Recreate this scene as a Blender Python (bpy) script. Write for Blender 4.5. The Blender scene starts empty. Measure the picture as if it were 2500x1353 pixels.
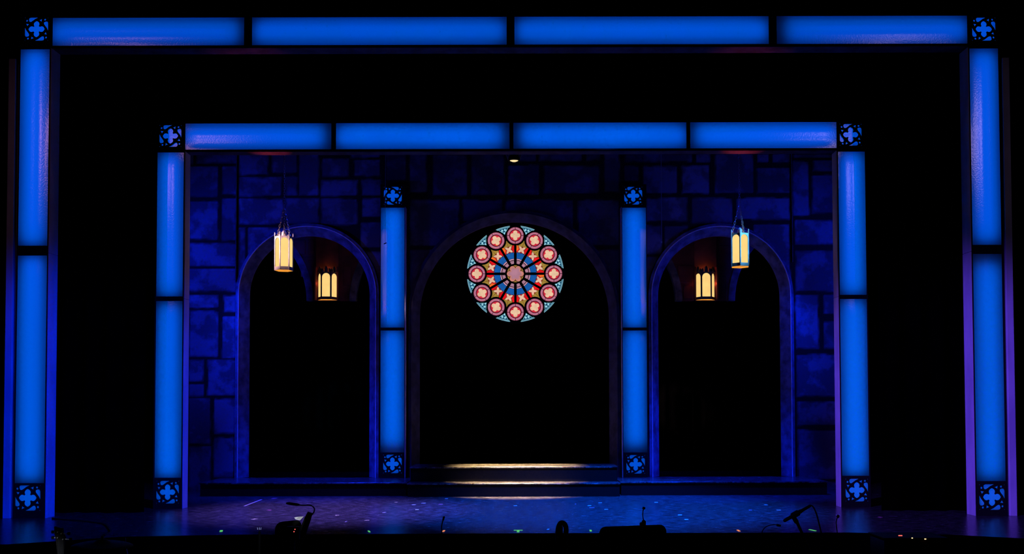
import bpy, bmesh, math, random
import numpy as np
from mathutils import Vector, Matrix, Euler, noise

S = bpy.context.scene
COL = S.collection
PI = math.pi
rnd = random.Random(7)

# ---------------------------------------------------------------- camera
IMG_W, IMG_H = 2500.0, 1353.0
F_PX = 2400.0
CAM = Vector((0.19, -12.0, 1.33))
PITCH = math.radians(1.8)
ROLL = -0.0025
CX, CY = 1283.0, 920.0            # principal point of the (cropped) photograph
_fw = Vector((0, math.cos(PITCH), math.sin(PITCH)))
_up0 = Vector((0, -math.sin(PITCH), math.cos(PITCH)))
_r0 = Vector((1, 0, 0))
_rt = _r0 * math.cos(ROLL) + _up0 * math.sin(ROLL)
_up = _up0 * math.cos(ROLL) - _r0 * math.sin(ROLL)

cam_d = bpy.data.cameras.new('camera')
cam = bpy.data.objects.new('camera', cam_d)
COL.objects.link(cam)
cam_d.sensor_width = 36.0
cam_d.lens = F_PX / IMG_W * 36.0
cam_d.shift_x = -(CX - IMG_W / 2) / IMG_W
cam_d.shift_y = (CY - IMG_H / 2) / IMG_W
cam_d.clip_start = 0.1
cam_d.clip_end = 200
m = Matrix((_rt, _up, -_fw)).transposed().to_4x4()
m.translation = CAM
cam.matrix_world = m
S.camera = cam


def ray(px, py):
    return _fw * F_PX + _rt * (px - CX) - _up * (py - CY)


def P(px, py, Y):
    """point of the place seen at a photo pixel, on the plane at stage depth Y"""
    d = ray(px, py)
    return CAM + d * ((Y - CAM.y) / d.y)


def PF(px, py, Z=0.0):
    """the same on a horizontal plane"""
    d = ray(px, py)
    return CAM + d * ((Z - CAM.z) / d.z)


# ---------------------------------------------------------------- world, exposure
w = bpy.data.worlds.new('world')
S.world = w
w.use_nodes = True
w.node_tree.nodes['Background'].inputs[0].default_value = (0, 0, 0, 1)
w.node_tree.nodes['Background'].inputs[1].default_value = 0.0
S.view_settings.view_transform = 'Standard'
S.view_settings.look = 'None'
S.view_settings.gamma = 1.0
S.view_settings.exposure = 0.0
S.view_settings.use_curve_mapping = False
S.cycles.max_bounces = 6
S.cycles.sample_clamp_indirect = 3.0
S.cycles.use_denoising = True

# stage depths (metres upstage of the outer portal)
Y_OUT, Y_IN, Y_SIDE, Y_STEP, Y_STEP2, Y_WALL = 0.0, 1.08, 2.88, 2.72, 3.05, 3.96
Y_ROSE, Y_BACK = 5.4, 6.2


# ---------------------------------------------------------------- stage lights
def spot(name, loc, aim, power, color, angle, blend=0.6, radius=0.08):
    d = bpy.data.lights.new(name, 'SPOT')
    d.energy = power
    d.color = color
    d.spot_size = math.radians(angle)
    d.spot_blend = blend
    d.shadow_soft_size = radius
    o = bpy.data.objects.new(name, d)
    COL.objects.link(o)
    o.location = loc
    v = Vector(aim) - Vector(loc)
    o.rotation_euler = v.to_track_quat('-Z', 'Y').to_euler()
    return o


BLUE = (0.0, 0.02, 1.0)
SKYB = (0.002, 0.085, 1.0)
# blue and lavender washes on the deck, from a pipe just behind the outer header
spot('deck_wash_blue', (1.3, 0.5, 5.45), (1.15, 0.9, 0), 8800, SKYB, 62, 0.7, 0.15)
spot('deck_wash_lavender', (-2.6, 0.5, 5.45), (-2.4, 0.8, 0), 4600, (0.22, 0.13, 1.0), 45, 1.0, 0.15)
spot('platform_wash_left', (-3.0, 1.7, 5.3), (-3.2, 3.2, 0.2), 3000, BLUE, 44, 0.9, 0.1)
spot('platform_wash_right', (3.0, 1.7, 5.3), (3.2, 3.2, 0.2), 3600, BLUE, 44, 0.9, 0.1)
# crossed front-of-house washes on the feet of the portals
spot('front_wash_blue', (4.2, -9.0, 2.8), (-5.16, 0.2, 1.1), 10500, BLUE, 21, 0.8, 0.2)
spot('front_wash_lavender', (-4.2, -9.0, 2.8), (5.16, 0.2, 1.1), 10000, (0.15, 0.055, 1.0), 21, 0.8, 0.2)
# side lights in the wings that rake the set walls
spot('wall_wash_left', (-7.0, 1.5, 3.6), (-4.6, 3.96, 3.2), 420, BLUE, 80, 0.8, 0.1)
spot('wall_wash_right', (7.0, 1.5, 3.6), (4.6, 3.96, 3.2), 270, BLUE, 80, 0.8, 0.1)
spot('graze_left', (-4.75, 2.7, 3.6), (-4.1, 3.9, 2.4), 100, BLUE, 70, 0.8, 0.06)
spot('graze_right', (4.75, 2.7, 3.6), (4.1, 3.9, 2.4), 100, BLUE, 70, 0.8, 0.06)
# box boom lights of the house: broad soft ones and two tight specials on the lanterns
spot('box_boom_left', (-8.0, -9.0, 7.0), (-4.9, 0.6, 3.7), 72, (1.0, 0.42, 0.75), 30, 0.9, 0.25)
spot('box_boom_right', (8.0, -9.0, 7.0), (4.9, 0.6, 3.7), 72, (0.75, 0.5, 1.0), 30, 0.9, 0.25)
spot('lantern_special_left', (-13.5, -9.0, 7.0), (-3.30, 1.62, 3.56), 110000, (1.0, 0.55, 0.62), 2.4, 0.5, 0.1)
spot('lantern_special_right', (13.5, -9.0, 7.0), (3.05, 1.62, 3.6), 58000, (0.10, 0.48, 1.0), 2.6, 0.5, 0.1)


# two added tight spots, no real source, for glints on tuners and clips
spot('pit_glint_spot', (-4.7, -9.5, 1.6), (-3.66, -4.02, 0.17), 800, (0.8, 0.85, 1.0), 3.2, 0.8, 0.05)
spot('pit_glint_spot', (-2.2, -5.2, 4.5), (-2.11, -3.52, 0.28), 700, (0.85, 0.95, 1.0), 3, 0.8, 0.05)


# ---------------------------------------------------------------- materials
def principled(name, color, rough=0.8, spec=0.3, metal=0.0):
    mt = bpy.data.materials.new(name)
    mt.use_nodes = True
    b = mt.node_tree.nodes['Principled BSDF']
    b.inputs['Base Color'].default_value = (*color, 1)
    b.inputs['Roughness'].default_value = rough
    b.inputs['Specular IOR Level'].default_value = spec
    b.inputs['Metallic'].default_value = metal
    return mt


def noisy(name, c1, c2, scale=6.0, rough=0.8, spec=0.3, detail=4.0, lo=0.35, hi=0.65, stretch=(1, 1, 1), bump=0.0, bscale=40):
    mt = principled(name, c1, rough, spec)
    nt = mt.node_tree
    b = nt.nodes['Principled BSDF']
    tc = nt.nodes.new('ShaderNodeTexCoord')
    mp = nt.nodes.new('ShaderNodeMapping')
    mp.inputs['Scale'].default_value = stretch
    nz = nt.nodes.new('ShaderNodeTexNoise')
    nz.inputs['Scale'].default_value = scale
    nz.inputs['Detail'].default_value = detail
    rp = nt.nodes.new('ShaderNodeValToRGB')
    rp.color_ramp.elements[0].position = lo
    rp.color_ramp.elements[0].color = (*c1, 1)
    rp.color_ramp.elements[1].position = hi
    rp.color_ramp.elements[1].color = (*c2, 1)
    nt.links.new(tc.outputs['Object'], mp.inputs[0])
    nt.links.new(mp.outputs[0], nz.inputs['Vector'])
    nt.links.new(nz.outputs['Fac'], rp.inputs[0])
    nt.links.new(rp.outputs[0], b.inputs['Base Color'])
    if bump:
        n2 = nt.nodes.new('ShaderNodeTexNoise')
        n2.inputs['Scale'].default_value = bscale
        n2.inputs['Detail'].default_value = 3
        bp = nt.nodes.new('ShaderNodeBump')
        bp.inputs['Strength'].default_value = bump
        bp.inputs['Distance'].default_value = 0.01
        nt.links.new(mp.outputs[0], n2.inputs['Vector'])
        nt.links.new(n2.outputs['Fac'], bp.inputs['Height'])
        nt.links.new(bp.outputs[0], b.inputs['Normal'])
    return mt


def glow(name, color, strength=1.0, vary=0.0, scale=30.0):
    mt = bpy.data.materials.new(name)
    mt.use_nodes = True
    nt = mt.node_tree
    nt.nodes.remove(nt.nodes['Principled BSDF'])
    e = nt.nodes.new('ShaderNodeEmission')
    e.inputs[0].default_value = (*color, 1)
    e.inputs[1].default_value = strength
    nt.links.new(e.outputs[0], nt.nodes['Material Output'].inputs[0])
    if vary:
        tc = nt.nodes.new('ShaderNodeTexCoord')
        nz = nt.nodes.new('ShaderNodeTexNoise')
        nz.inputs['Scale'].default_value = scale
        nz.inputs['Detail'].default_value = 5
        mr = nt.nodes.new('ShaderNodeMapRange')
        mr.inputs[1].default_value = 0.3
        mr.inputs[2].default_value = 0.7
        mr.inputs[3].default_value = strength * (1 - vary)
        mr.inputs[4].default_value = strength * (1 + vary)
        nt.links.new(tc.outputs['Object'], nz.inputs['Vector'])
        nt.links.new(nz.outputs['Fac'], mr.inputs[0])
        nt.links.new(mr.outputs[0], e.inputs[1])
    return mt


M = {}
M['black'] = principled('black_paint', (0.004, 0.004, 0.004), 0.7, 0.15)
M['velvet'] = noisy('black_velvet', (0.0002, 0.0002, 0.0002), (0.0004, 0.0004, 0.0004), 3, 1.0, 0.0)
M['return'] = noisy('grey_return_board', (0.35, 0.36, 0.4), (0.5, 0.5, 0.52), 5, 0.7, 0.2, stretch=(1, 1, 0.3))
M['trim'] = noisy('painted_arch', (0.06, 0.065, 0.12), (0.20, 0.21, 0.34), 7, 0.6, 0.3, bump=0.3, bscale=25)
M['shadetrim'] = noisy('shaded_arch_paint', (0.016, 0.016, 0.04), (0.045, 0.045, 0.10), 7, 0.7, 0.15, bump=0.3, bscale=25)  # shaded copy of the arch paint, shade of middle arch and soffits coloured in
M['palebead'] = noisy('pale_bead_paint', (0.9, 0.9, 0.92), (0.6, 0.6, 0.65), 9, 0.45, 0.5)  # pale paint for the thin bead round the side arches
M['fascia'] = principled('black_fascia', (0.005, 0.005, 0.006), 0.7, 0.08)
M['pitblack'] = principled('pit_black', (0.0015, 0.0015, 0.0015), 0.6, 0.12)
M['steel'] = principled('bright_steel', (0.6, 0.6, 0.62), 0.3, 0.5, 1.0)
M['chain'] = principled('chain_metal', (0.35, 0.36, 0.4), 0.35, 0.5, 0.9)
M['lantern'] = noisy('lantern_metal', (0.13, 0.13, 0.13), (0.22, 0.21, 0.20), 14, 0.5, 0.4)
M['darklantern'] = noisy('dark_lantern_metal', (0.10, 0.09, 0.09), (0.16, 0.15, 0.14), 14, 0.5, 0.3)
M['pane'] = glow('lantern_glass', (1.0, 0.66, 0.22), 1.05, 0.05, 8)
M['paneback'] = glow('back_lantern_glass', (1.0, 0.64, 0.21), 1.02, 0.06, 8)
M['under'] = glow('lantern_underglow', (0.95, 0.34, 0.04), 0.9, 0.25, 12)
M['lens'] = glow('lamp_lens', (1.0, 0.72, 0.36), 1.1, 0.1, 20)
M['cable'] = principled('black_cable', (0.003, 0.003, 0.004), 0.6, 0.2)
M['wire'] = principled('thin_wire', (0.3, 0.3, 0.36), 0.5, 0.4)
M['nickel'] = principled('nickel_hardware', (0.7, 0.7, 0.72), 0.3, 0.6, 0.15)
M['paper'] = principled('white_paper', (0.85, 0.85, 0.85), 0.8, 0.2)
M['redwood'] = noisy('dark_red_lacquer', (0.02, 0.004, 0.002), (0.035, 0.008, 0.003), 5, 0.3, 0.4, stretch=(1, 6, 1))
M['tape_white'] = principled('white_tape', (0.6, 0.62, 0.62), 0.6, 0.3)
M['tape_yellow'] = principled('yellow_tape', (0.65, 0.65, 0.3), 0.6, 0.3)
M['tape_pink'] = principled('pink_tape', (0.65, 0.2, 0.3), 0.6, 0.3)
M['glow_green'] = glow('glow_tape_green', (0.13, 0.72, 0.2), 0.75)
M['glow_orange'] = glow('glow_tape_orange', (1.0, 0.30, 0.13), 0.85)
M['led'] = glow('red_led', (1.0, 0.12, 0.1), 1.3)


def floor_material():
    mt = principled('scuffed_black_deck', (0.05, 0.05, 0.05), 0.35, 0.5)
    nt = mt.node_tree
    b = nt.nodes['Principled BSDF']
    tc = nt.nodes.new('ShaderNodeTexCoord')
    mp = nt.nodes.new('ShaderNodeMapping')
    mp.inputs['Scale'].default_value = (0.55, 1.5, 1)
    nz = nt.nodes.new('ShaderNodeTexNoise')
    nz.inputs['Scale'].default_value = 17
    nz.inputs['Detail'].default_value = 10
    nz.inputs['Roughness'].default_value = 0.72
    rp = nt.nodes.new('ShaderNodeValToRGB')
    e = rp.color_ramp.elements
    e[0].position, e[0].color = 0.36, (0.008, 0.008, 0.009, 1)
    e[1].position, e[1].color = 0.70, (0.17, 0.17, 0.18, 1)
    rr = nt.nodes.new('ShaderNodeMapRange')
    rr.inputs[3].default_value = 0.12
    rr.inputs[4].default_value = 0.36
    bp = nt.nodes.new('ShaderNodeBump')
    bp.inputs['Strength'].default_value = 0.22
    bp.inputs['Distance'].default_value = 0.006
    n2 = nt.nodes.new('ShaderNodeTexNoise')
    n2.inputs['Scale'].default_value = 45
    n2.inputs['Detail'].default_value = 5
    L = nt.links.new
    m2 = nt.nodes.new('ShaderNodeMapping')
    m2.inputs['Scale'].default_value = (2.2, 11.0, 1)
    m2.inputs['Rotation'].default_value = (0, 0, 0.06)
    n3 = nt.nodes.new('ShaderNodeTexNoise')
    n3.inputs['Scale'].default_value = 3.0
    n3.inputs['Detail'].default_value = 8
    n3.inputs['Roughness'].default_value = 0.75
    r3 = nt.nodes.new('ShaderNodeValToRGB')
    r3.color_ramp.elements[0].position, r3.color_ramp.elements[0].color = 0.42, (0.12, 0.12, 0.12, 1)
    r3.color_ramp.elements[1].position, r3.color_ramp.elements[1].color = 0.70, (2.2, 2.2, 2.2, 1)
    mu = nt.nodes.new('ShaderNodeMixRGB')
    mu.blend_type = 'MULTIPLY'
    mu.inputs[0].default_value = 1.0
    L(tc.outputs['Object'], mp.inputs[0])
    L(tc.outputs['Object'], m2.inputs[0])
    L(m2.outputs[0], n3.inputs['Vector'])
    L(n3.outputs['Fac'], r3.inputs[0])
    L(mp.outputs[0], nz.inputs['Vector'])
    L(mp.outputs[0], n2.inputs['Vector'])
    L(nz.outputs['Fac'], rp.inputs[0])
    L(rp.outputs[0], mu.inputs[1])
    L(r3.outputs[0], mu.inputs[2])
    L(mu.outputs[0], b.inputs['Base Color'])
    L(nz.outputs['Fac'], rr.inputs[0])
    L(rr.outputs[0], b.inputs['Roughness'])
    L(n2.outputs['Fac'], bp.inputs['Height'])
    L(bp.outputs[0], b.inputs['Normal'])
    return mt


M['deck'] = floor_material()


def stone_material(name, dark, light, gain=1.0):
    """painted stone: the attribute 'paint' carries the painted block pattern"""
    mt = principled(name, light, 0.75, 0.2)
    nt = mt.node_tree
    b = nt.nodes['Principled BSDF']
    at = nt.nodes.new('ShaderNodeAttribute')
    at.attribute_name = 'paint'
    tc = nt.nodes.new('ShaderNodeTexCoord')
    nz = nt.nodes.new('ShaderNodeTexNoise')
    nz.inputs['Scale'].default_value = 2.2
    nz.inputs['Detail'].default_value = 6
    nz.inputs['Roughness'].default_value = 0.6
    rp = nt.nodes.new('ShaderNodeValToRGB')
    e = rp.color_ramp.elements
    e[0].position, e[0].color = 0.47, (light[0] * .45, light[1] * .45, light[2] * .45, 1)
    e[1].position, e[1].color = 0.56, (*light, 1)
    mx = nt.nodes.new('ShaderNodeMixRGB')
    mx.inputs[1].default_value = (*dark, 1)
    L = nt.links.new
    L(tc.outputs['Object'], nz.inputs['Vector'])
    L(nz.outputs['Fac'], rp.inputs[0])
    L(rp.outputs[0], mx.inputs[2])
    L(at.outputs['Fac'], mx.inputs[0])
    L(mx.outputs[0], b.inputs['Base Color'])
    return mt


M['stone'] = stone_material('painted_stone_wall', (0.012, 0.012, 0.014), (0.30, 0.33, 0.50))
M['shadestone'] = stone_material('shaded_stone_wall', (0.008, 0.008, 0.01), (0.15, 0.16, 0.30))  # shaded copy of the stone: the middle wall's dimness put into its colour


def panel_material():
    """translucent plastic sheet with a satin rippled face"""
    mt = bpy.data.materials.new('translucent_panel_sheet')
    mt.use_nodes = True
    nt = mt.node_tree
    nt.nodes.remove(nt.nodes['Principled BSDF'])
    tr = nt.nodes.new('ShaderNodeBsdfTranslucent')
    tr.inputs[0].default_value = (0.92, 0.92, 0.95, 1)
    gl = nt.nodes.new('ShaderNodeBsdfGlossy')
    gl.inputs['Roughness'].default_value = 0.17
    gl.inputs[0].default_value = (1, 1, 1, 1)
    mx = nt.nodes.new('ShaderNodeMixShader')
    mx.inputs[0].default_value = 0.09
    tc = nt.nodes.new('ShaderNodeTexCoord')
    nz = nt.nodes.new('ShaderNodeTexNoise')
    nz.inputs['Scale'].default_value = 60
    nz.inputs['Detail'].default_value = 3
    bp = nt.nodes.new('ShaderNodeBump')
    bp.inputs['Strength'].default_value = 0.3
    bp.inputs['Distance'].default_value = 0.004
    L = nt.links.new
    L(tc.outputs['Object'], nz.inputs['Vector'])
    L(nz.outputs['Fac'], bp.inputs['Height'])
    L(bp.outputs[0], gl.inputs['Normal'])
    L(tr.outputs[0], mx.inputs[1])
    L(gl.outputs[0], mx.inputs[2])
    L(mx.outputs[0], nt.nodes['Material Output'].inputs[0])
    return mt


M['panel'] = panel_material()


# ---------------------------------------------------------------- builders
def obj(name, bm, mat, parent=None, smooth=False, kind=None):
    bmesh.ops.recalc_face_normals(bm, faces=bm.faces)
    me = bpy.data.meshes.new(name)
    bm.to_mesh(me)
    bm.free()
    for mm in (mat if isinstance(mat, (list, tuple)) else [mat]):
        me.materials.append(mm)
    if smooth:
        me.polygons.foreach_set('use_smooth', [True] * len(me.polygons))
    o = bpy.data.objects.new(name, me)
    COL.objects.link(o)
    if parent is not None:
        o.parent = parent
        o.matrix_parent_inverse = Matrix.Translation(-Vector(parent.location))
    if kind:
        o['kind'] = kind
    return o


def thing(name, label, cat, loc=(0, 0, 0), group=None):
    o = bpy.data.objects.new(name, None)
    o.empty_display_size = 0.1
    COL.objects.link(o)
    o.location = loc
    return tag(o, label, cat, group)


def tag(o, label, cat, group=None):
    o['label'] = label
    o['category'] = cat
    o['kind'] = 'thing'
    if group:
        o['group'] = group
    return o


def box(bm, x0, x1, y0, y1, z0, z1, bevel=0.0):
    r = bmesh.ops.create_cube(bm, size=1.0)
    vs = r['verts']
    bmesh.ops.scale(bm, vec=(abs(x1 - x0), abs(y1 - y0), abs(z1 - z0)), verts=vs)
    bmesh.ops.translate(bm, vec=((x0 + x1) / 2, (y0 + y1) / 2, (z0 + z1) / 2), verts=vs)
    if bevel:
        es = list({e for v in vs for e in v.link_edges})
        bmesh.ops.bevel(bm, geom=es, offset=bevel, segments=1, affect='EDGES', profile=0.5)


def solid(bm, th):
    bm.normal_update()
    bmesh.ops.solidify(bm, geom=bm.faces[:], thickness=th)


def prism(bm, pts, y0, y1, mi=0):
    """extrude a polygon of (x, z) points from depth y0 to y1"""
    a = [bm.verts.new((p[0], y0, p[1])) for p in pts]
    b = [bm.verts.new((p[0], y1, p[1])) for p in pts]
    fs = [bm.faces.new(a), bm.faces.new(list(reversed(b)))]
    n = len(pts)
    for i in range(n):
        j = (i + 1) % n
        fs.append(bm.faces.new((a[j], a[i], b[i], b[j])))
    for f in fs:
        f.material_index = mi
    return fs


def tube(bm, pts, radii, seg=10, cap=True):
    pts = [Vector(p) for p in pts]
    if not isinstance(radii, (list, tuple)):
        radii = [radii] * len(pts)
    rings = []
    ref = Vector((0.123, 0.98, 0.15)).normalized()
    for i, p in enumerate(pts):
        d = (pts[min(i + 1, len(pts) - 1)] - pts[max(i - 1, 0)]).normalized()
        u = d.cross(ref)
        if u.length < 0.05:
            u = d.cross(Vector((1, 0, 0)))
        u.normalize()
        v = d.cross(u).normalized()
        ref = u.cross(d).normalized()
        rings.append([bm.verts.new(p + (u * math.cos(2 * PI * k / seg) + v * math.sin(2 * PI * k / seg)) * radii[i]) for k in range(seg)])
    for a, b in zip(rings, rings[1:]):
        for k in range(seg):
            bm.faces.new((a[k], a[(k + 1) % seg], b[(k + 1) % seg], b[k]))
    if cap:
        bm.faces.new(list(reversed(rings[0])))
        bm.faces.new(rings[-1])


def lathe(bm, prof, center, seg=24, axis=Vector((0, 0, 1))):
    """revolve (radius, height) pairs about an axis through center"""
    q = Vector((0, 0, 1)).rotation_difference(axis.normalized()).to_matrix()
    rings = []
    for r, h in prof:
        rings.append([bm.verts.new(Vector(center) + q @ Vector((r * math.cos(2 * PI * k / seg), r * math.sin(2 * PI * k / seg), h))) for k in range(seg)])
    for a, b in zip(rings, rings[1:]):
        for k in range(seg):
            bm.faces.new((a[k], a[(k + 1) % seg], b[(k + 1) % seg], b[k]))
    bm.faces.new(list(reversed(rings[0])))
    bm.faces.new(rings[-1])


def smooth_path(pts, n=8):
    pts = [Vector(p) for p in pts]
    out = []
    for i in range(len(pts) - 1):
        p0, p1, p2, p3 = pts[max(i - 1, 0)], pts[i], pts[i + 1], pts[min(i + 2, len(pts) - 1)]
        for k in range(n):
            t = k / n
            out.append(0.5 * ((2 * p1) + (p2 - p0) * t + (2 * p0 - 5 * p1 + 4 * p2 - p3) * t * t + (3 * p1 - p0 - 3 * p2 + p3) * t ** 3))
    out.append(pts[-1])
    return out


def cut(o, cutter_bm):
    """subtract a closed cutter from o's mesh (an exact boolean, applied)"""
    bmesh.ops.recalc_face_normals(cutter_bm, faces=cutter_bm.faces)
    me = bpy.data.meshes.new('cutter')
    cutter_bm.to_mesh(me)
    cutter_bm.free()
    c = bpy.data.objects.new('cutter', me)
    COL.objects.link(c)
    md = o.modifiers.new('cut', 'BOOLEAN')
    md.operation = 'DIFFERENCE'
    md.solver = 'EXACT'
    md.object = c
    dg = bpy.context.evaluated_depsgraph_get()
    dg.update()
    new = bpy.data.meshes.new_from_object(o.evaluated_get(dg))
    o.modifiers.clear()
    old = o.data
    new.name = old.name
    o.data = new
    bpy.data.meshes.remove(old)
    bpy.data.objects.remove(c)
    bpy.data.meshes.remove(me)
    return o


# ---------------------------------------------------------------- the setting: deck, pit, black stage house
bm = bmesh.new()
edge = [(-9.5, -2.9), (-7.2, -2.75), (-4.9, -2.30), (-4.0, -1.75), (-2.9, -1.60), (0, -1.55), (3.6, -1.55), (4.6, -1.75), (5.6, -2.25), (7.2, -2.70), (9.5, -2.9)]
top = [bm.verts.new((x, y, 0)) for x, y in edge] + [bm.verts.new((9.5, 9.4, 0)), bm.verts.new((-9.5, 9.4, 0))]
bot = [bm.verts.new((v.co.x, v.co.y, -0.06)) for v in top]
bm.faces.new(top)
bm.faces.new(list(reversed(bot)))
for i in range(len(top)):
    j = (i + 1) % len(top)
    f = bm.faces.new((top[j], top[i], bot[i], bot[j]))
    f.material_index = 1
deck = obj('floor', bm, [M['deck'], M['velvet']], kind='structure')

bm = bmesh.new()
n = len(edge)
for i in range(n - 1):
    (xa, ya), (xb, yb) = edge[i], edge[i + 1]
    v = [bm.verts.new(q) for q in ((xa, ya + 0.02, -0.06), (xb, yb + 0.02, -0.06), (xb, yb + 0.02, -1.1), (xa, ya + 0.02, -1.1))]
    bm.faces.new(v)
bmesh.ops.remove_doubles(bm, verts=bm.verts, dist=1e-4)
obj('trim_1', bm, M['velvet'], kind='structure')
bm = bmesh.new()
box(bm, -9.5, 9.5, -9.0, -1.2, -1.16, -1.1)
obj('floor', bm, M['pitblack'], kind='structure')

for nm, args in (('wall_back', (-9.6, 9.6, 9.3, 9.4, 0, 9)), ('wall_far_left', (-9.6, -9.5, -2.6, 9.3, 0, 9)),
                 ('wall_far_right', (9.5, 9.6, -2.6, 9.3, 0, 9)), ('ceiling', (-9.6, 9.6, -2.6, 9.4, 9, 9.1))):
    bm = bmesh.new()
    box(bm, *args)
    obj(nm, bm, M['velvet'], kind='structure')


for yb, zb_, xa, xb in ((1.62, 5.5, -5, 5), (2.6, 6.3, -3, 3), (3.4, 6.3, -3, 3), (5.4, 6.3, -3, 3)):
    bm = bmesh.new()
    tube(bm, [(xa, yb, zb_), (xb, yb, zb_)], 0.024, 10)
    for x in (xa * 0.8, 0, xb * 0.8):
        tube(bm, [(x, yb, zb_), (x, yb, 9.0)], 0.006, 6)
    obj('trim_2', bm, M['black'], kind='structure')


# ---------------------------------------------------------------- stage curtains (black masking)
def curtain(name, x0, x1, z0, z1, y, label):
    bm = bmesh.new()
    nx = max(8, int((x1 - x0) / 0.06))
    rows = [z0, z1]
    grid = []
    for z in rows:
        grid.append([bm.verts.new((x0 + (x1 - x0) * i / nx, y + 0.05 * math.sin(i * 1.35) + 0.02 * math.sin(i * 0.47), z)) for i in range(nx + 1)])
    for i in range(nx):
        bm.faces.new((grid[0][i], grid[0][i + 1], grid[1][i + 1], grid[1][i]))
    solid(bm, 0.012)
    return tag(obj(name, bm, M['velvet'], smooth=True), label, 'curtain')


curtain('masking_curtain', -8.2, -4.72, 0.0, 5.9, 0.62, 'black masking curtain between the left columns of the two blue portals')
curtain('masking_curtain', 4.75, 8.4, 0.0, 5.9, 0.62, 'black masking curtain between the right columns of the two blue portals')
curtain('border_curtain', -8.2, 8.4, 4.92, 7.5, 1.40, 'black border curtain hanging above the inner blue header')
curtain('backdrop_curtain', -8.6, 8.6, 0.0, 7.5, 8.6, 'black backdrop curtain far behind the three arches')

# ---------------------------------------------------------------- tracery tile
def tile_holes(mirror=False):
    """the pierced pattern, in units of the pattern's half size"""
    sh = []
    q = []
    for k in range(4):
        a0 = k * PI / 2
        for d in range(-38, 219, 8):
            a = math.radians(d)
            x, z = 0.25 * math.cos(a), 0.42 + 0.25 * math.sin(a)
            if 55 < d < 125:
                f = 1 - abs(d - 90) / 35.0
                z += 0.035 * f * f
            q.append((x * math.cos(-a0) - z * math.sin(-a0), x * math.sin(-a0) + z * math.cos(-a0)))
        # arcs run anticlockwise inside a lobe while lobes go clockwise: fix the order below
    lobes = [q[i * (len(q) // 4):(i + 1) * (len(q) // 4)] for i in range(4)]
    sh.append([p for l in lobes for p in reversed(l)])
    c = lambda x, y: ((x - 582) / 405.0, (665 - y) / 405.0)
    dag = [c(*p) for p in ((655, 260), (380, 260), (328, 280), (312, 320), (318, 375), (345, 415), (400, 415), (455, 378), (540, 315))]
    cir = [(-0.815 + 0.088 * math.cos(t * PI / 6), 0.725 + 0.088 * math.sin(t * PI / 6)) for t in range(12)]
    tri = [c(*p) for p in ((665, 350), (715, 335), (772, 300), (765, 350), (755, 412), (715, 372))]
    dot = [(-0.965 + 0.035 * math.cos(t * PI / 4), 0.975 + 0.035 * math.sin(t * PI / 4)) for t in range(8)]
    for k in range(4):
        a = -k * PI / 2
        for s in (dag, cir, tri, dot):
            sh.append([(x * math.cos(a) - z * math.sin(a), x * math.sin(a) + z * math.cos(a)) for x, z in s])
    if mirror:
        sh = [[(-x, z) for x, z in s] for s in sh]
    return sh


def tracery_tile(parent, cx, cz, half, wx0, wx1, wz0, wz1, yf, mirror=False, power=1.0):
    """black pierced plate (wx0..wx1, wz0..wz1) in front of a lit sheet"""
    bm = bmesh.new()
    box(bm, wx0, wx1, yf, yf + 0.010, wz0, wz1)
    pl = obj('tracery_plate', bm, M['black'], parent)
    cb = bmesh.new()
    for s in tile_holes(mirror):
        prism(cb, [(cx + x * half, cz + z * half) for x, z in s], yf - 0.05, yf + 0.06)
    inv = pl.matrix_parent_inverse.copy()
    cut(pl, cb)
    pl.matrix_parent_inverse = inv
    bm = bmesh.new()
    box(bm, wx0 + 0.008, wx1 - 0.008, yf + 0.018, yf + 0.020, wz0 + 0.008, wz1 - 0.008)
    obj('glow_sheet', bm, M['panel'], pl)
    bpy.context.view_layer.update()
    lamp(parent, cx, yf + 0.10, cz, (wx1 - wx0) * 0.85, (wz1 - wz0) * 0.85, power)


PANEL_COLOR = (0.0, 0.115, 1.0)
PANEL_GAIN = 0.94


def lamp(parent, cx, y, cz, sx, sz, power):
    """the lightbox's own lamp: an area light facing the audience"""
    d = bpy.data.lights.new('box_lamp', 'AREA')
    d.shape = 'RECTANGLE'
    d.size, d.size_y = sx, sz
    d.energy = power * sx * sz * 3.6 * PANEL_GAIN
    d.color = PANEL_COLOR
    o = bpy.data.objects.new('box_lamp', d)
    COL.objects.link(o)
    o.location = (cx, y, cz)
    o.rotation_euler = (PI / 2 , 0, 0)      # -Z of the light looks to -Y
    o.rotation_euler = Vector((0, -1, 0)).to_track_quat('-Z', 'Y').to_euler()
    o.parent = parent
    o.matrix_parent_inverse = Matrix.Translation(-Vector(parent.location))


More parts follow.
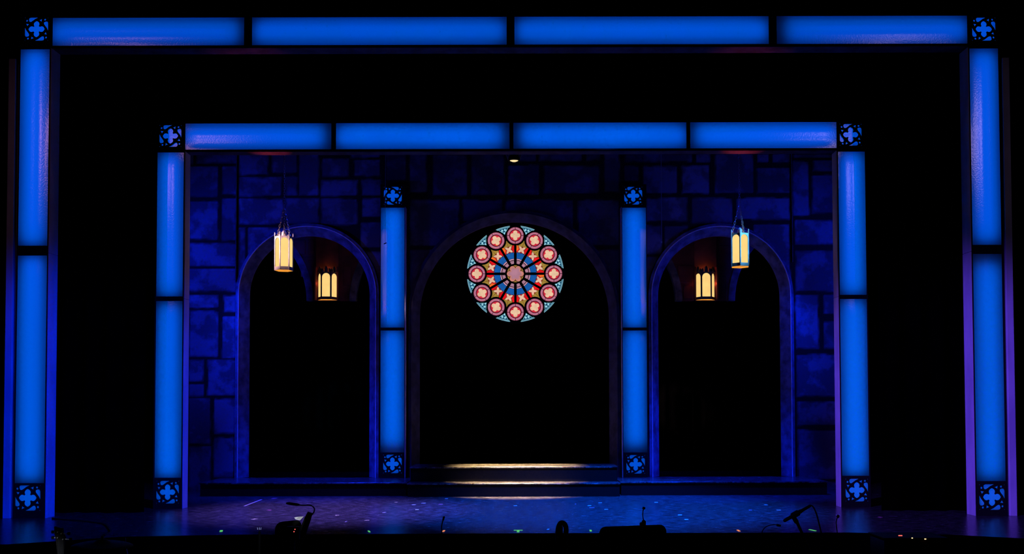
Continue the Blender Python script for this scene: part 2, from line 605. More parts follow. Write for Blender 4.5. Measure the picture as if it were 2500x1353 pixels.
def panel(parent, x0, x1, z0, z1, yf, vertical, power=1.0, inset=(0.0, 0.0), sag=0.016):
    """one bowed translucent sheet with the lamp behind it; inset = unlit ends"""
    bm = bmesh.new()
    nu, nv = 40, 14
    rows = []
    ph = rnd.random() * 6
    for i in range(nu + 1):
        u = i / nu
        row = []
        for j in range(nv + 1):
            v = j / nv
            bow = sag * (1 - (2 * v - 1) ** 2) + 0.0016 * math.sin(3 * 2 * PI * v + ph) + 0.002 * math.sin(u * 9 + ph)
            end = min(1.0, min(u, 1 - u) * 12)
            y = yf - bow * end * min(1.0, min(v, 1 - v) * 9)
            if vertical:
                row.append(bm.verts.new((x0 + (x1 - x0) * v, y, z0 + (z1 - z0) * u)))
            else:
                row.append(bm.verts.new((x0 + (x1 - x0) * u, y, z0 + (z1 - z0) * v)))
        rows.append(row)
    for i in range(nu):
        for j in range(nv):
            bm.faces.new((rows[i][j], rows[i + 1][j], rows[i + 1][j + 1], rows[i][j + 1]))
    o = obj('light_panel', bm, M['panel'], parent, smooth=True)
    if vertical:
        a, b = z0 + inset[0], z1 - inset[1]
        lamp(parent, (x0 + x1) / 2, yf + 0.09, (a + b) / 2, (x1 - x0) * 0.6, b - a - 0.04, power * 1.22)
    else:
        a, b = x0 + inset[0], x1 - inset[1]
        lamp(parent, (a + b) / 2, yf + 0.09, (z0 + z1) / 2, b - a - 0.04, (z1 - z0) * 0.6, power * 1.22)
    return o


def shell(parent, x0, x1, z0, z1, yf, depth, openings):
    """black lightbox body: a back, four sides and the bars between its openings (x0, x1, z0, z1)"""
    bm = bmesh.new()
    box(bm, x0, x1, yf, yf + depth, z0, z1)
    o = obj('frame', bm, M['black'], parent)
    cb = bmesh.new()
    for a, b, c, d in openings:
        box(cb, a, b, yf - 0.1, yf + depth - 0.012, c, d)
    inv = o.matrix_parent_inverse.copy()
    cut(o, cb)
    o.matrix_parent_inverse = inv
    return o


def mean_x(a, b, Y):
    return (P(a[0], a[1], Y).x + P(b[0], b[1], Y).x) / 2


def column(label, Y, xl, xr, panels, tiles, z0, z1, depth, powers, insets, side=None, strip=None, mirror=(False, False), margin=0.02, base=0.0, name='lightbox_column'):
    """xl/xr: panel edges in metres; panels [(z0,z1)...]; tiles [(cx, cz, half, wz0, wz1)...]"""
    t = thing(name, label, 'column', ((xl + xr) / 2, Y, base))
    ops = [(xl, xr, a, b) for a, b in panels] + [(xl, xr, tz0 + 0.004, tz1 - 0.004) for _, _, _, tz0, tz1 in tiles]
    shell(t, xl - margin, xr + margin, z0, z1, Y, depth, ops)
    for (a, b), p, ins in zip(panels, powers, insets):
        panel(t, xl, xr, a, b, Y + 0.008, True, p, ins)
    for (cx, cz, half, tz0, tz1), mr in zip(tiles, mirror):
        tracery_tile(t, cx, cz, half, xl - 0.001, xr + 0.001, tz0, tz1, Y - 0.002, mr)
    if side:                                   # the board that closes the side towards centre stage
        s, d = side
        x = xr + margin if s > 0 else xl - margin
        bm = bmesh.new()
        zj = panels[0][1] + 0.03
        for a, b in ((base + 0.0, zj - 0.002), (zj + 0.002, panels[1][1] + 0.01)):
            box(bm, min(x, x + s * 0.012), max(x, x + s * 0.012), Y - 0.004, Y + d, a, b, 0.002)
        obj('side_board', bm, M['return'], t)
    if strip:                                  # narrow board standing on the wing side
        a, b, zt = strip
        bm = bmesh.new()
        box(bm, a, b, Y - 0.02, Y + 0.03, base, zt, 0.003)
        e = max(a, b) if strip[0] < xl else min(a, b)
        box(bm, min(e, (xl if strip[0] < xl else xr)), max(e, (xl if strip[0] < xl else xr)), Y + 0.03, Y + 0.06, base, zt - 0.05)
        obj('wing_board', bm, [M['return']], t)
    return t


# ---- outer portal
def z_at(px, py, Y):
    return P(px, py, Y).z


def frame_column(label, Y, L, R, up, lo, tile_t, tile_b, ztop, depth, powers, insets, side, strip=None, base=0.0, mirror=(False, False), margin=0.016, name='lightbox_column'):
    """L, R: two photo points on the panel's left and right edge; up/lo: (y top, y bottom) of the panels;
    tiles: (cx, cy, half px, y top, y bottom)"""
    xl, xr = mean_x(*L, Y), mean_x(*R, Y)
    c = (L[0][0] + R[0][0]) / 2
    c2 = (L[1][0] + R[1][0]) / 2
    panels = [(z_at(c2, lo[1], Y), z_at(c2, lo[0], Y)), (z_at(c, up[1], Y), z_at(c, up[0], Y))]
    tiles = []
    for (tx, ty, th, ta, tb) in (tile_t, tile_b):
        p = P(tx, ty, Y)
        sc = F_PX / (Y - CAM.y)
        tiles.append((min(max(p.x, xl + th / sc * 1.05), xr - th / sc * 1.05), p.z, th / sc, z_at(tx, tb, Y), z_at(tx, ta, Y)))
    return column(label, Y, xl, xr, panels, tiles, base, z_at(c, ztop, Y), depth, powers, insets, side, strip, mirror, margin, base, name)


sx = lambda px, py, Y: P(px, py, Y).x
frame_column('tall blue lightbox column at the far left of the outer portal', Y_OUT,
             ((51, 120), (34, 1180)), ((123, 120), (106, 1180)), (120, 600), (624, 1180),
             (89, 71, 29, 38, 110), (67, 1216, 31, 1184, 1252), 34, 0.22, (1.0, 1.0), ((0.05, 0.02), (0.03, 0.03)),
             (1, 0.22), (sx(8, 1260, 0), sx(25, 1260, 0), z_at(32, 145, 0)))
frame_column('tall blue lightbox column at the far right of the outer portal', Y_OUT,
             ((2369, 118), (2382, 1175)), ((2438, 118), (2455, 1175)), (118, 598), (620, 1175),
             (2402, 71, 29, 37, 109), (2422, 1214, 31, 1180, 1248), 33, 0.22, (0.95, 0.95), ((0.05, 0.12), (0.05, 0.05)),
             (-1, 0.22), (sx(2465, 1260, 0), sx(2482, 1260, 0), z_at(2456, 142, 0)))
frame_column('blue lightbox column on the left side of the inner portal', Y_IN,
             ((384, 372), (377, 1167)), ((448, 372), (443, 1167)), (372, 724), (735, 1167),
             (416, 332, 27, 302, 364), (409, 1202, 27.5, 1171, 1232), 297, 0.18, (1.0, 1.0), ((0.03, 0.05), (0.03, 0.03)),
             (1, 0.18))
frame_column('blue lightbox column on the right side of the inner portal', Y_IN,
             ((2047, 370), (2055, 1162)), ((2111, 370), (2123, 1162)), (370, 720), (730, 1162),
             (2077, 329, 27, 299, 361), (2092, 1197, 27.5, 1166, 1227), 294, 0.18, (1.05, 1.05), ((0.03, 0.03), (0.03, 0.03)),
             (-1, 0.18))
# ---- the two slim pillars that flank the middle arch, standing on the side platforms
PLAT_Z = 0.205
Y_PIL = 3.80
frame_column('slim blue lightbox pillar between the left and middle arches', Y_PIL,
             ((929, 507), (929, 1105)), ((987, 507), (987, 1105)), (507, 800), (807, 1105),
             (959, 478, 22, 452, 504), (958, 1133, 22.5, 1108, 1160), 450, 0.15, (1.0, 1.0), ((0.12, 0.02), (0.03, 0.03)),
             (1, 0.145), None, PLAT_Z, (True, False), 0.008, 'lightbox_pillar')
frame_column('slim blue lightbox pillar between the middle and right arches', Y_PIL,
             ((1518, 507), (1523, 1105)), ((1576, 507), (1582, 1105)), (507, 800), (807, 1105),
             (1546, 478, 22, 452, 504), (1552, 1134, 22.5, 1108, 1160), 450, 0.15, (1.0, 1.0), ((0.12, 0.02), (0.03, 0.03)),
             (-1, 0.145), None, PLAT_Z, (False, False), 0.008, 'lightbox_pillar')


def header(label, Y, xs, yt, yb, ytop, ybot, xa, xb, depth, powers, insets):
    mid = 1250
    z0, z1 = z_at(mid, yb, Y), z_at(mid, yt, Y)
    zt, zb = z_at(mid, ytop, Y), z_at(mid, ybot, Y)
    X = [(P(a, yt, Y).x + P(a, yb, Y).x) / 2 for ab in xs for a in ab]
    X = [(X[i], X[i + 1]) for i in range(0, len(X), 2)]
    x0, x1 = sx(xa, yb, Y), sx(xb, yb, Y)
    t = thing('lightbox_header', label, 'header', ((x0 + x1) / 2, Y, zb))
    shell(t, x0, x1, zb, zt, Y, depth, [(a, b, z0, z1) for a, b in X])
    for (a, b), p, ins in zip(X, powers, insets):
        panel(t, a, b, z0, z1, Y + 0.008, False, p, ins)
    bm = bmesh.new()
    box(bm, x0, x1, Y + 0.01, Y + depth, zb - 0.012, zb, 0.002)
    obj('soffit_board', bm, M['shadetrim'], t)
    return t


header('long blue lightbox header across the top of the outer portal', Y_OUT,
       ((128, 596), (615, 1237), (1256, 1877), (1896, 2362)), 40.5, 109, 34, 113, 127.5, 2365, 0.22,
       (0.78, 0.85, 0.9, 0.8), ((0.0, 0.07), (0.03, 0.03), (0.03, 0.02), (0.12, 0.02)))
header('blue lightbox header across the top of the inner portal', Y_IN,
       ((452, 809), (820, 1244), (1253, 1676), (1685, 2043)), 299.5, 363.5, 294, 367, 451.6, 2043.6, 0.18,
       (0.95, 1.0, 1.0, 1.05), ((0.0, 0.1), (0.02, 0.1), (0.1, 0.02), (0.08, 0.0)))

# ---------------------------------------------------------------- platforms and steps
def slab(name, x0, x1, y0, y1, z0, z1, label, cat):
    t = thing(name, label, cat, ((x0 + x1) / 2, y0, z0))
    bm = bmesh.new()
    box(bm, x0, x1, y0 + 0.012, y1, z0, z1 - 0.022, 0.003)
    obj('riser_body', bm, M['fascia'], t)
    bm = bmesh.new()
    box(bm, x0 - 0.012, x1 + 0.012, y0 - 0.006, y1, z1 - 0.022, z1, 0.004)
    obj('tread', bm, M['deck'], t)
    return t


sl, sr = sx(993, 1195, Y_STEP), sx(1515, 1195, Y_STEP)
ul, ur = sx(1000, 1157, Y_STEP2), sx(1509, 1157, Y_STEP2)
pl_, pr_ = sx(486, 1195, Y_SIDE), sx(2022, 1190, Y_SIDE)
STEP2_Z = z_at(1255, 1140, Y_STEP2)
slab('side_platform', pl_ + .012, sl - 0.026, Y_SIDE, Y_WALL - 0.002, 0, PLAT_Z, 'low black platform in front of the left arch', 'platform')
slab('side_platform', sr + 0.026, pr_ - .012, Y_SIDE, Y_WALL - 0.002, 0, PLAT_Z, 'low black platform in front of the right arch', 'platform')
slab('step', sl + .012, sr - .012, Y_STEP, Y_WALL - 0.08, 0, PLAT_Z - 0.004, 'lower and wider of the two steps below the middle arch', 'step')
slab('step', ul + .012, ur - .012, Y_STEP2, Y_WALL - 0.1, PLAT_Z - 0.004, STEP2_Z, 'upper step, lying on the lower one below the middle arch', 'step')

# ---------------------------------------------------------------- painted stone walls
BLK = {
 'left': [(461,376,471,402),(480,375,577,400),(461,406,533,482),(542,406,577,476),(461,491,532,585),(541,484,577,588),(461,594,577,650),(461,656,577,712),(461,720,533,752),(545,722,577,763),(461,759,533,872),(542,771,577,875),
          (461,879,498,932),(461,938,498,968),(506,879,577,966),(461,973,514,1085),(521,973,577,1060),(461,1090,514,1200),(521,1068,577,1165),
          (583,376,655,428),(664,375,726,423),(729,375,778,478),(786,388,852,432),(857,375,928,386),(864,390,928,430),(583,432,687,480),(697,431,726,478),(783,440,873,479),(882,438,930,478),
          (583,485,692,548),(697,485,779,548),(783,485,873,550),(883,485,930,530),(880,542,930,606),(583,555,600,690),(604,555,700,640),(880,614,932,720),(900,728,932,900),(900,908,932,1170)],
 'right': [(1526,375,1690,396),(1524,405,1560,443),(1568,405,1653,473),(1664,405,1731,473),(1700,375,1733,396),(1746,375,1839,472),(1848,375,1878,397),(1885,375,1929,397),(1848,410,1929,472),(1577,483,1678,541),(1688,483,1788,545),(1798,483,1929,537),
           (1577,550,1616,620),(1622,552,1680,620),(1840,548,1929,720),(1577,628,1612,740),(1577,748,1605,1000),(1577,1008,1605,1170),
           (1937,376,2045,386),(1936,393,1975,527),(1984,391,2045,418),(1982,428,2045,522),(1940,537,2045,598),(1942,612,2045,712),(1942,720,1999,852),(2010,720,2045,768),(2010,785,2045,852),(1944,865,2045,968),(1947,980,2045,1038),(1948,1050,2045,1170),(1948,1178,2045,1210)],
 'mid': [(941,372,990,442),(1000,375,1042,470),(1056,378,1140,478),(1150,376,1232,476),(1240,403,1316,476),(1240,372,1308,394),(1316,372,1420,393),(1328,405,1464,472),(1430,372,1466,394),(1474,372,1512,470),(1000,488,1120,600),(1130,488,1225,540),(1235,488,1400,560),(1410,488,1512,600),(1000,610,1060,760),(1450,610,1512,760),(1000,770,1030,1130),(1490,770,1512,1130)],
}


def paint_values(co, rects):
    """0 = painted mortar, 1 = painted stone, with the scenic painter's soft wobbly edges"""
    x, z = co[:, 0], co[:, 2]
    wob = 0.005 * np.sin(x * 9.1 + z * 3.3) + 0.004 * np.sin(z * 12.7 - x * 5.1) + 0.003 * np.sin(x * 31 + z * 27)
    val = np.zeros(len(x))
    for k, (x0, x1, z0, z1) in enumerate(rects):
        d = np.minimum(np.minimum(x - x0, x1 - x), np.minimum(z - z0, z1 - z)) + wob
        v = np.clip(d / 0.02, 0, 1)
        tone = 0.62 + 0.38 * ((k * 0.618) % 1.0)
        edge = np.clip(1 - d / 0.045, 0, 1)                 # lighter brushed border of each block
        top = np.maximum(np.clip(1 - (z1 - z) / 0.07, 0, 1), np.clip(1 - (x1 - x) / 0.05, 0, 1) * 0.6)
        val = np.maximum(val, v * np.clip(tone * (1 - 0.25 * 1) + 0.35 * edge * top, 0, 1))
    return val


def set_paint(o, rects):
    me = o.data
    co = np.empty(len(me.vertices) * 3)
    me.vertices.foreach_get('co', co)
    co = co.reshape(-1, 3)
    at = me.attributes.new('paint', 'FLOAT', 'POINT')
    at.data.foreach_set('value', paint_values(co, rects).astype(np.float32))


def wall(name, x0, x1, z0, z1, y, thick, rects, mat, holes, step=0.025):
    bm = bmesh.new()
    nx, nz = max(2, int((x1 - x0) / step)), max(2, int((z1 - z0) / step))
    F, B = [], []
    for i in range(nx + 1):
        x = x0 + (x1 - x0) * i / nx
        F.append([bm.verts.new((x, y, z0 + (z1 - z0) * j / nz)) for j in range(nz + 1)])
    for i in range(nx):
        for j in range(nz):
            bm.faces.new((F[i][j], F[i + 1][j], F[i + 1][j + 1], F[i][j + 1]))
    solid(bm, thick)
    # keep the face on the plane y and the thickness upstage of it
    ys = [v.co.y for v in bm.verts]
    if min(ys) < y - 1e-6:
        for v in bm.verts:
            v.co.y += thick
    o = obj(name, bm, mat, kind='structure')
    if holes:
        cb = bmesh.new()
        for h in holes:
            prism(cb, h, y - 0.3, y + 0.5)
        cut(o, cb)
        o['kind'] = 'structure'
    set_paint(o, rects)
    return o


def rects_m(key, Y):
    return [(P(a, (b + d) / 2, Y).x, P(c, (b + d) / 2, Y).x, P((a + c) / 2, d, Y).z, P((a + c) / 2, b, Y).z) for a, b, c, d in BLK[key]]


def arch_outline(cx, r, spring, base, n=36):
    pts = [(cx - r, base)]
    for k in range(n + 1):
        a = PI - PI * k / n
        pts.append((cx + r * math.cos(a), spring + r * math.sin(a)))
    pts.append((cx + r, base))
    return pts


SW = F_PX / (Y_WALL - CAM.y)          # pixels per metre at the wall
ARCH = {}
for key, (l, r_, topy, base) in {'left': (577, 926, 547, 0.0), 'right': (1583, 1936, 547, 0.0), 'mid': (998, 1513, 515, 0.0)}.items():
    xa, xb = sx(l, 800, Y_WALL), sx(r_, 800, Y_WALL)
    R = (xb - xa) / 2
    zt = z_at((l + r_) / 2, topy, Y_WALL)
    ARCH[key] = ((xa + xb) / 2, R, zt - R)

WX = [sx(455, 800, Y_WALL), sx(935, 800, Y_WALL), sx(1574, 800, Y_WALL), sx(2062, 800, Y_WALL)]
WT = z_at(1255, 340, Y_WALL)
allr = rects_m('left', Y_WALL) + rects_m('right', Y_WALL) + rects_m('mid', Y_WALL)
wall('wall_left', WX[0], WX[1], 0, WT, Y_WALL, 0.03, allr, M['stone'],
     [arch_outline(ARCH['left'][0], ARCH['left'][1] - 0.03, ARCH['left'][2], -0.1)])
wall('wall_middle', WX[1], WX[2], 0, WT, Y_WALL, 0.03, allr, M['shadestone'],
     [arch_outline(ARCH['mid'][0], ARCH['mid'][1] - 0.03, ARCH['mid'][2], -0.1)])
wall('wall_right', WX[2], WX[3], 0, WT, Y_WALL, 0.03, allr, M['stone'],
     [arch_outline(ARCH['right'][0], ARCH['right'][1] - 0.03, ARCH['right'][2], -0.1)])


for px_, y0_, y1_ in ((577.5, 374, 690), (1933, 374, 640)):
    a_ = P(px_, 500, Y_WALL)
    bm = bmesh.new()
    box(bm, a_.x - 0.004, a_.x + 0.004, Y_WALL - 0.035, Y_WALL - 0.0005, z_at(px_, y1_, Y_WALL), WT, 0.004)
    obj('trim_3', bm, M['trim'], kind='structure')


def sweep_arch(bm, cx, R, spring, base, prof, n=44):
    """sweep a closed (inset from R, depth) profile along legs and half circle"""
    path = [((-1, 0), (cx, base))]
    for k in range(n + 1):
        a = PI - PI * k / n
        path.append(((math.cos(a), math.sin(a)), (cx, spring)))
    path.append(((1, 0), (cx, base)))
    rings = []
    for (nx, nz), (ox, oz) in path:
        rings.append([bm.verts.new((ox + nx * (R - d), y, oz + nz * (R - d))) for d, y in prof])
    k = len(prof)
    for a, b in zip(rings, rings[1:]):
        for i in range(k):
            bm.faces.new((a[i], a[(i + 1) % k], b[(i + 1) % k], b[i]))
    bm.faces.new(rings[0])
    bm.faces.new(list(reversed(rings[-1])))


def arch(key, label, inner, base, y=Y_WALL - 0.003):
    cx, R, sp = ARCH[key]
    t = thing('stone_arch', label, 'archway', (cx, y, base))
    bm = bmesh.new()
    sweep_arch(bm, cx, R, sp, base, [(0, y), (0, y - 0.05), (0.042, y - 0.055), (0.042, y)])
    mt = M['shadetrim'] if key == 'mid' else M['trim']
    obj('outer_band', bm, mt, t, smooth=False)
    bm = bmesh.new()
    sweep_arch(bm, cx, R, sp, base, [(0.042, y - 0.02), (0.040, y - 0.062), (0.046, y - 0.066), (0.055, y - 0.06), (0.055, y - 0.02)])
    obj('bead', bm, mt if key == 'mid' else M['palebead'], t)
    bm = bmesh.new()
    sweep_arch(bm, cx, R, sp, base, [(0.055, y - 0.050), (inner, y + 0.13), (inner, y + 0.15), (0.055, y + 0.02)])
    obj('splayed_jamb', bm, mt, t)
    return t


arch('left', 'round stone arch at left, behind the hanging lantern and left platform', 0.178, PLAT_Z + .001)
arch('right', 'round stone arch at right, behind the hanging lantern and right platform', 0.178, PLAT_Z + .001)
arch('mid', 'large dark round arch framing the rose window above the steps', 0.165, PLAT_Z + .001)

# ---------------------------------------------------------------- painted headers far behind the side arches
def back_header(xl, xr, label):
    """stone pier between two arch springings, cut off straight below"""
    Y = Y_BACK
    sc = F_PX / (Y - CAM.y)
    zb = z_at((xl + xr) / 2, 735, Y)
    R = 205 / sc
    a, b = sx(xl, 735, Y), sx(xr, 735, Y)
    zt = zb + R + 0.55
    pts = [(a, zb)]
    for k in range(1, 19):
        t = k / 18 * PI / 2
        pts.append((a - R + R * math.cos(t), zb + R * math.sin(t)))
    pts += [(a - R, zt), (b + R, zt)]
    for k in range(18, 0, -1):
        t = k / 18 * PI / 2
        pts.append((b + R - R * math.cos(t), zb + R * math.sin(t)))
    pts.append((b, zb))
    t = thing('stone_header', label, 'painted wall', ((a + b) / 2, Y, zb))
    bm = bmesh.new()
    prism(bm, pts, Y, Y + 0.04)
    h = obj('header_face', bm, M['redlit_stone'], t)
    for x in (a, b):
        bm = bmesh.new()
        tube(bm, [(x, Y + 0.02, zt), (x, Y + 0.02, 9.0)], 0.006, 6)
        obj('hanging_cable', bm, M['cable'], t)
    for s in (-1, 1):
        bm = bmesh.new()
        prof = [(0, Y - 0.03), (0.125, Y - 0.03), (0.125, Y + 0.12), (0, Y + 0.12)]
        rings = []
        for k in range(19):
            q = k / 18 * PI / 2
            c0 = (a - R if s < 0 else b + R)
            rings.append([bm.verts.new((c0 + (-s) * (R + d - 0.06) * math.cos(q), y, zb + (R + d - 0.06) * math.sin(q))) for d, y in prof])
        for p, r2 in zip(rings, rings[1:]):
            for i in range(4):
                bm.faces.new((p[i], p[(i + 1) % 4], r2[(i + 1) % 4], r2[i]))
        bm.faces.new(rings[0])
        bm.faces.new(list(reversed(rings[-1])))
        obj('arch_band', bm, M['trim'], t)
    return t, (a + b) / 2, zb, sc


M['redlit_stone'] = noisy('redlit_pier_stone', (0.10, 0.028, 0.04), (0.24, 0.06, 0.08), 3, 0.8, 0.2)  # red of the lantern glow put into the pier's stone colour


def pilaster(t, px0, px1, zb):
    Y = Y_BACK
    a, b = sx(px0, 700, Y), sx(px1, 700, Y)
    bm = bmesh.new()
    box(bm, a, b, Y - 0.05, Y - 0.001, zb, zb + 1.9, 0.004)
    obj('pilaster', bm, M['redlit_stone'], t)
    for x0, x1 in ((a - 0.012, a + 0.022), (b - 0.022, b + 0.012)):
        bm = bmesh.new()
        box(bm, x0, x1, Y - 0.13, Y - 0.05, zb, zb + 0.62, 0.004)
        obj('rib', bm, M['redlit_stone'], t)
    return (a + b) / 2


def block_relief(t, rects):
    Y = Y_BACK
    for (x0, y0, x1, y1) in rects:
        bm = bmesh.new()
        box(bm, sx(x0, y0, Y), sx(x1, y0, Y), Y - 0.015, Y, z_at(x0, y1, Y), z_at(x0, y0, Y), 0.008)
        obj('stone_block', bm, M['redlit_stone'], t)


tL, cL, zbL, scB = back_header(757, 862, 'dark stone pier between arch springings seen through the left arch')
pxL = pilaster(tL, 772, 828, zbL)
block_relief(tL, [(718, 586, 746, 622), (752, 586, 768, 622), (735, 628, 768, 676), (834, 600, 862, 640), (838, 650, 858, 698)])
tR, cR, zbR, _ = back_header(1657, 1786, 'dark stone pier between arch springings seen through the right arch')
pxR = pilaster(tR, 1694, 1749, zbR)
block_relief(tR, [(1655, 648, 1690, 690), (1668, 698, 1690, 730), (1755, 600, 1785, 668), (1756, 674, 1772, 730)])


# ---------------------------------------------------------------- lanterns
def arched_side(bm, c, u, w, z0, z1, hole_w, hz0, hz1, nrm, th):
    """one lantern face: a plate of width w with a round-headed opening; u = along the face, nrm = outwards"""
    r = hole_w / 2
    n = 10
    inner = [(-r, hz0)] + [(-r * math.cos(PI * k / n), hz1 - r + r * math.sin(PI * k / n)) for k in range(n + 1)] + [(r, hz0)]
    outer = [(-w / 2, z0)] + [(-w / 2 + w * k / n, z1) for k in range(n + 1)] + [(w / 2, z0)]
    outer[0] = (-w / 2, z0)
    res = []
    for off in (0, -th):
        res.append(([bm.verts.new(c + u * x + nrm * off + Vector((0, 0, z))) for x, z in inner],
                    [bm.verts.new(c + u * x + nrm * off + Vector((0, 0, z))) for x, z in outer]))
    k = len(inner)
    for a, b in res:
        for i in range(k):
            j = (i + 1) % k
            bm.faces.new((a[i], a[j], b[j], b[i]))
    for q in (0, 1):
        A, B = res[0][q], res[1][q]
        for i in range(k):
            j = (i + 1) % k
            bm.faces.new((A[i], A[j], B[j], B[i]))


def glow_light(name, loc, power, color, radius, parent):
    d = bpy.data.lights.new(name, 'POINT')
    d.energy = power
    d.color = color
    d.shadow_soft_size = radius
    o = bpy.data.objects.new(name, d)
    COL.objects.link(o)
    o.location = loc
    o.parent = parent
    o.matrix_parent_inverse = Matrix.Translation(-Vector(parent.location))


def hex_lantern(label, cx, cy, z0, R, H, rot, name, mat, faces=range(6), finials=False, group=None, pane='pane', hole=0.80):
    """six-sided lantern; z0 = underside, R = corner radius, H = height of the sides"""
    t = thing(name, label, 'lantern', (cx, cy, z0))
    cor = [Vector((cx + R * math.cos(rot + k * PI / 3), cy + R * math.sin(rot + k * PI / 3), z0)) for k in range(6)]
    bm = bmesh.new()
    for k in faces:
        a, b = cor[k], cor[(k + 1) % 6]
        c = (a + b) / 2
        u = (b - a).normalized()
        nrm = Vector((c.x - cx, c.y - cy, 0)).normalized()
        wd = (b - a).length
        arched_side(bm, c, u, wd, 0.0, H, wd * hole, H * 0.10, H * 0.955, nrm, 0.008)
    obj('body', bm, mat, t)
    for k in faces:
        a, b = cor[k], cor[(k + 1) % 6]
        c = (a + b) / 2
        u = (b - a).normalized()
        nrm = Vector((c.x - cx, c.y - cy, 0)).normalized()
        wd = (b - a).length
        bm = bmesh.new()
        q = [c + u * (s * wd * 0.46) - nrm * 0.010 + Vector((0, 0, z)) for s, z in ((-1, H * 0.06), (1, H * 0.06), (1, H * 0.975), (-1, H * 0.975))]
        q += [p - nrm * 0.003 for p in q]
        v = [bm.verts.new(p) for p in q]
        for f in ((0, 1, 2, 3), (7, 6, 5, 4), (0, 4, 5, 1), (1, 5, 6, 2), (2, 6, 7, 3), (3, 7, 4, 0)):
            bm.faces.new([v[i] for i in f])
        obj('glass_pane', bm, M[pane], t)
    bm = bmesh.new()
    cs = range(6) if not finials else (5, 0, 1, 2)
    for k in cs:                                            # corner posts that stand above the sides
        p = cor[k]
        tp = H + (0.055 if not finials else 0.0)
        d = (Vector((p.x - cx, p.y - cy, 0))).normalized()
        q = p - d * 0.004
        tube(bm, [q, q + Vector((0, 0, tp))], 0.0068, 6)
    obj('corner_posts', bm, mat, t)
    bm = bmesh.new()                                        # lit underside
    cor = [cor[k] for k in cs]
    base = [bm.verts.new((cx + (p.x - cx) * 0.95, cy + (p.y - cy) * 0.95, z0 + 0.006)) for p in cor]
    b2 = [bm.verts.new((cx + (p.x - cx) * 0.95, cy + (p.y - cy) * 0.95, z0 - 0.002)) for p in cor]
    bm.faces.new(base)
    bm.faces.new(list(reversed(b2)))
    for k in range(len(cor)):
        j = (k + 1) % len(cor)
        bm.faces.new((base[j], base[k], b2[k], b2[j]))
    obj('base_plate', bm, M['under'], t)
    if finials:
        bm = bmesh.new()
        for a, b in zip(cor, cor[1:]):
            for s, hh, rr in ((0.5, 0.115, 0.030), (0.12, 0.07, 0.022), (0.88, 0.07, 0.022)):
                p = a.lerp(b, s) + Vector((0, 0, H - 0.004))
                d = (Vector((p.x - cx, p.y - cy, 0))).normalized()
                p = p - d * 0.006
                lathe(bm, [(rr, 0), (rr, hh * .35), (rr * .85, hh * .6), (rr * .5, hh * .85), (0.003, hh)], p, 8)
        obj('crown', bm, mat, t)
    return t


def link(bm, c, d, side, L=0.042, w=0.024, r=0.0035):
    """one oval chain link centred at c, long axis d"""
    d = d.normalized()
    u = d.cross(side).normalized()
    pts = []
    n = 12
    for k in range(n):
        a = 2 * PI * k / n
        pts.append(c + d * (L / 2 * math.sin(a)) + u * (w / 2 * math.cos(a)))
    rings = []
    for k in range(n):
        p = pts[k]
        tdir = (pts[(k + 1) % n] - pts[k - 1]).normalized()
        n1 = tdir.cross(d.cross(u)).normalized()
        n2 = tdir.cross(n1).normalized()
        rings.append([bm.verts.new(p + (n1 * math.cos(q * PI / 2) + n2 * math.sin(q * PI / 2)) * r) for q in range(4)])
    for k in range(n):
        a, b = rings[k], rings[(k + 1) % n]
        for q in range(4):
            bm.faces.new((a[q], a[(q + 1) % 4], b[(q + 1) % 4], b[q]))


def chain_run(bm, a, b):
    a, b = Vector(a), Vector(b)
    d = b - a
    n = max(1, int(d.length / 0.034))
    ref = Vector((0, 1, 0)) if abs(d.normalized().y) < 0.8 else Vector((1, 0, 0))
    for i in range(n):
        c = a + d * ((i + 0.5) / n)
        s = ref if i % 2 else d.normalized().cross(ref)
        link(bm, c, d, s, L=d.length / n * 1.35)


def hanging_lantern(label, px, y_bot, y_top, Y, Rpx, rot, px_top, y_chain):
    sc = F_PX / (Y - CAM.y)
    p = P(px, y_bot, Y)
    H = (y_bot - y_top) / sc
    R = Rpx / sc
    t = hex_lantern(label, p.x, Y, p.z, R, H, rot, 'hanging_lantern', M['lantern'])
    topz = p.z + H
    hang = P(px_top, y_chain, Y)
    knot = Vector((p.x, Y, topz + 0.42))
    bm = bmesh.new()
    chain_run(bm, (p.x, Y, 5.48), knot)
    for k in range(3):
        a = rot + k * 2 * PI / 3 + 0.5
        chain_run(bm, knot, (p.x + R * 0.8 * math.cos(a), Y + R * 0.8 * math.sin(a), topz + 0.0))
    obj('chain', bm, M['chain'], t)
    bm = bmesh.new()
    lathe(bm, [(0.02, 0), (0.04, 0.03), (0.035, 0.08), (0.012, 0.11)], (p.x, Y, topz - 0.02), 12)
    box(bm, p.x - R * .82, p.x + R * .82, Y - 0.008, Y + 0.008, topz - 0.03, topz - 0.015)
    obj('lamp_holder', bm, M['darklantern'], t)
    glow_light('lantern_lamp', (p.x, Y, topz + 0.02), 2.2, (1.0, 0.16, 0.05), 0.05, t)
    up_ = spot('lantern_uplight', (p.x, Y - 0.09, topz + 0.04), (p.x - 0.05, Y - 0.46, topz + 0.82), 80, (1.0, 0.07, 0.06), 34, 0.9, 0.03)
    up_.parent = t
    up_.matrix_parent_inverse = Matrix.Translation(-Vector(t.location))
    glow_light('lantern_lamp', (p.x, Y - 0.0, p.z - 0.05), 1.5, (1.0, 0.16, 0.05), 0.04, t)
    return t


Y_LAN = 1.62
hanging_lantern('hexagonal chain-hung lantern in front of the left arch', 693, 661, 578, Y_LAN, 22.5, math.radians(-102), 693, 372)
hanging_lantern('hexagonal chain-hung lantern in front of the right arch', 1807, 652, 571, Y_LAN, 24.0, math.radians(-101), 1807, 372)


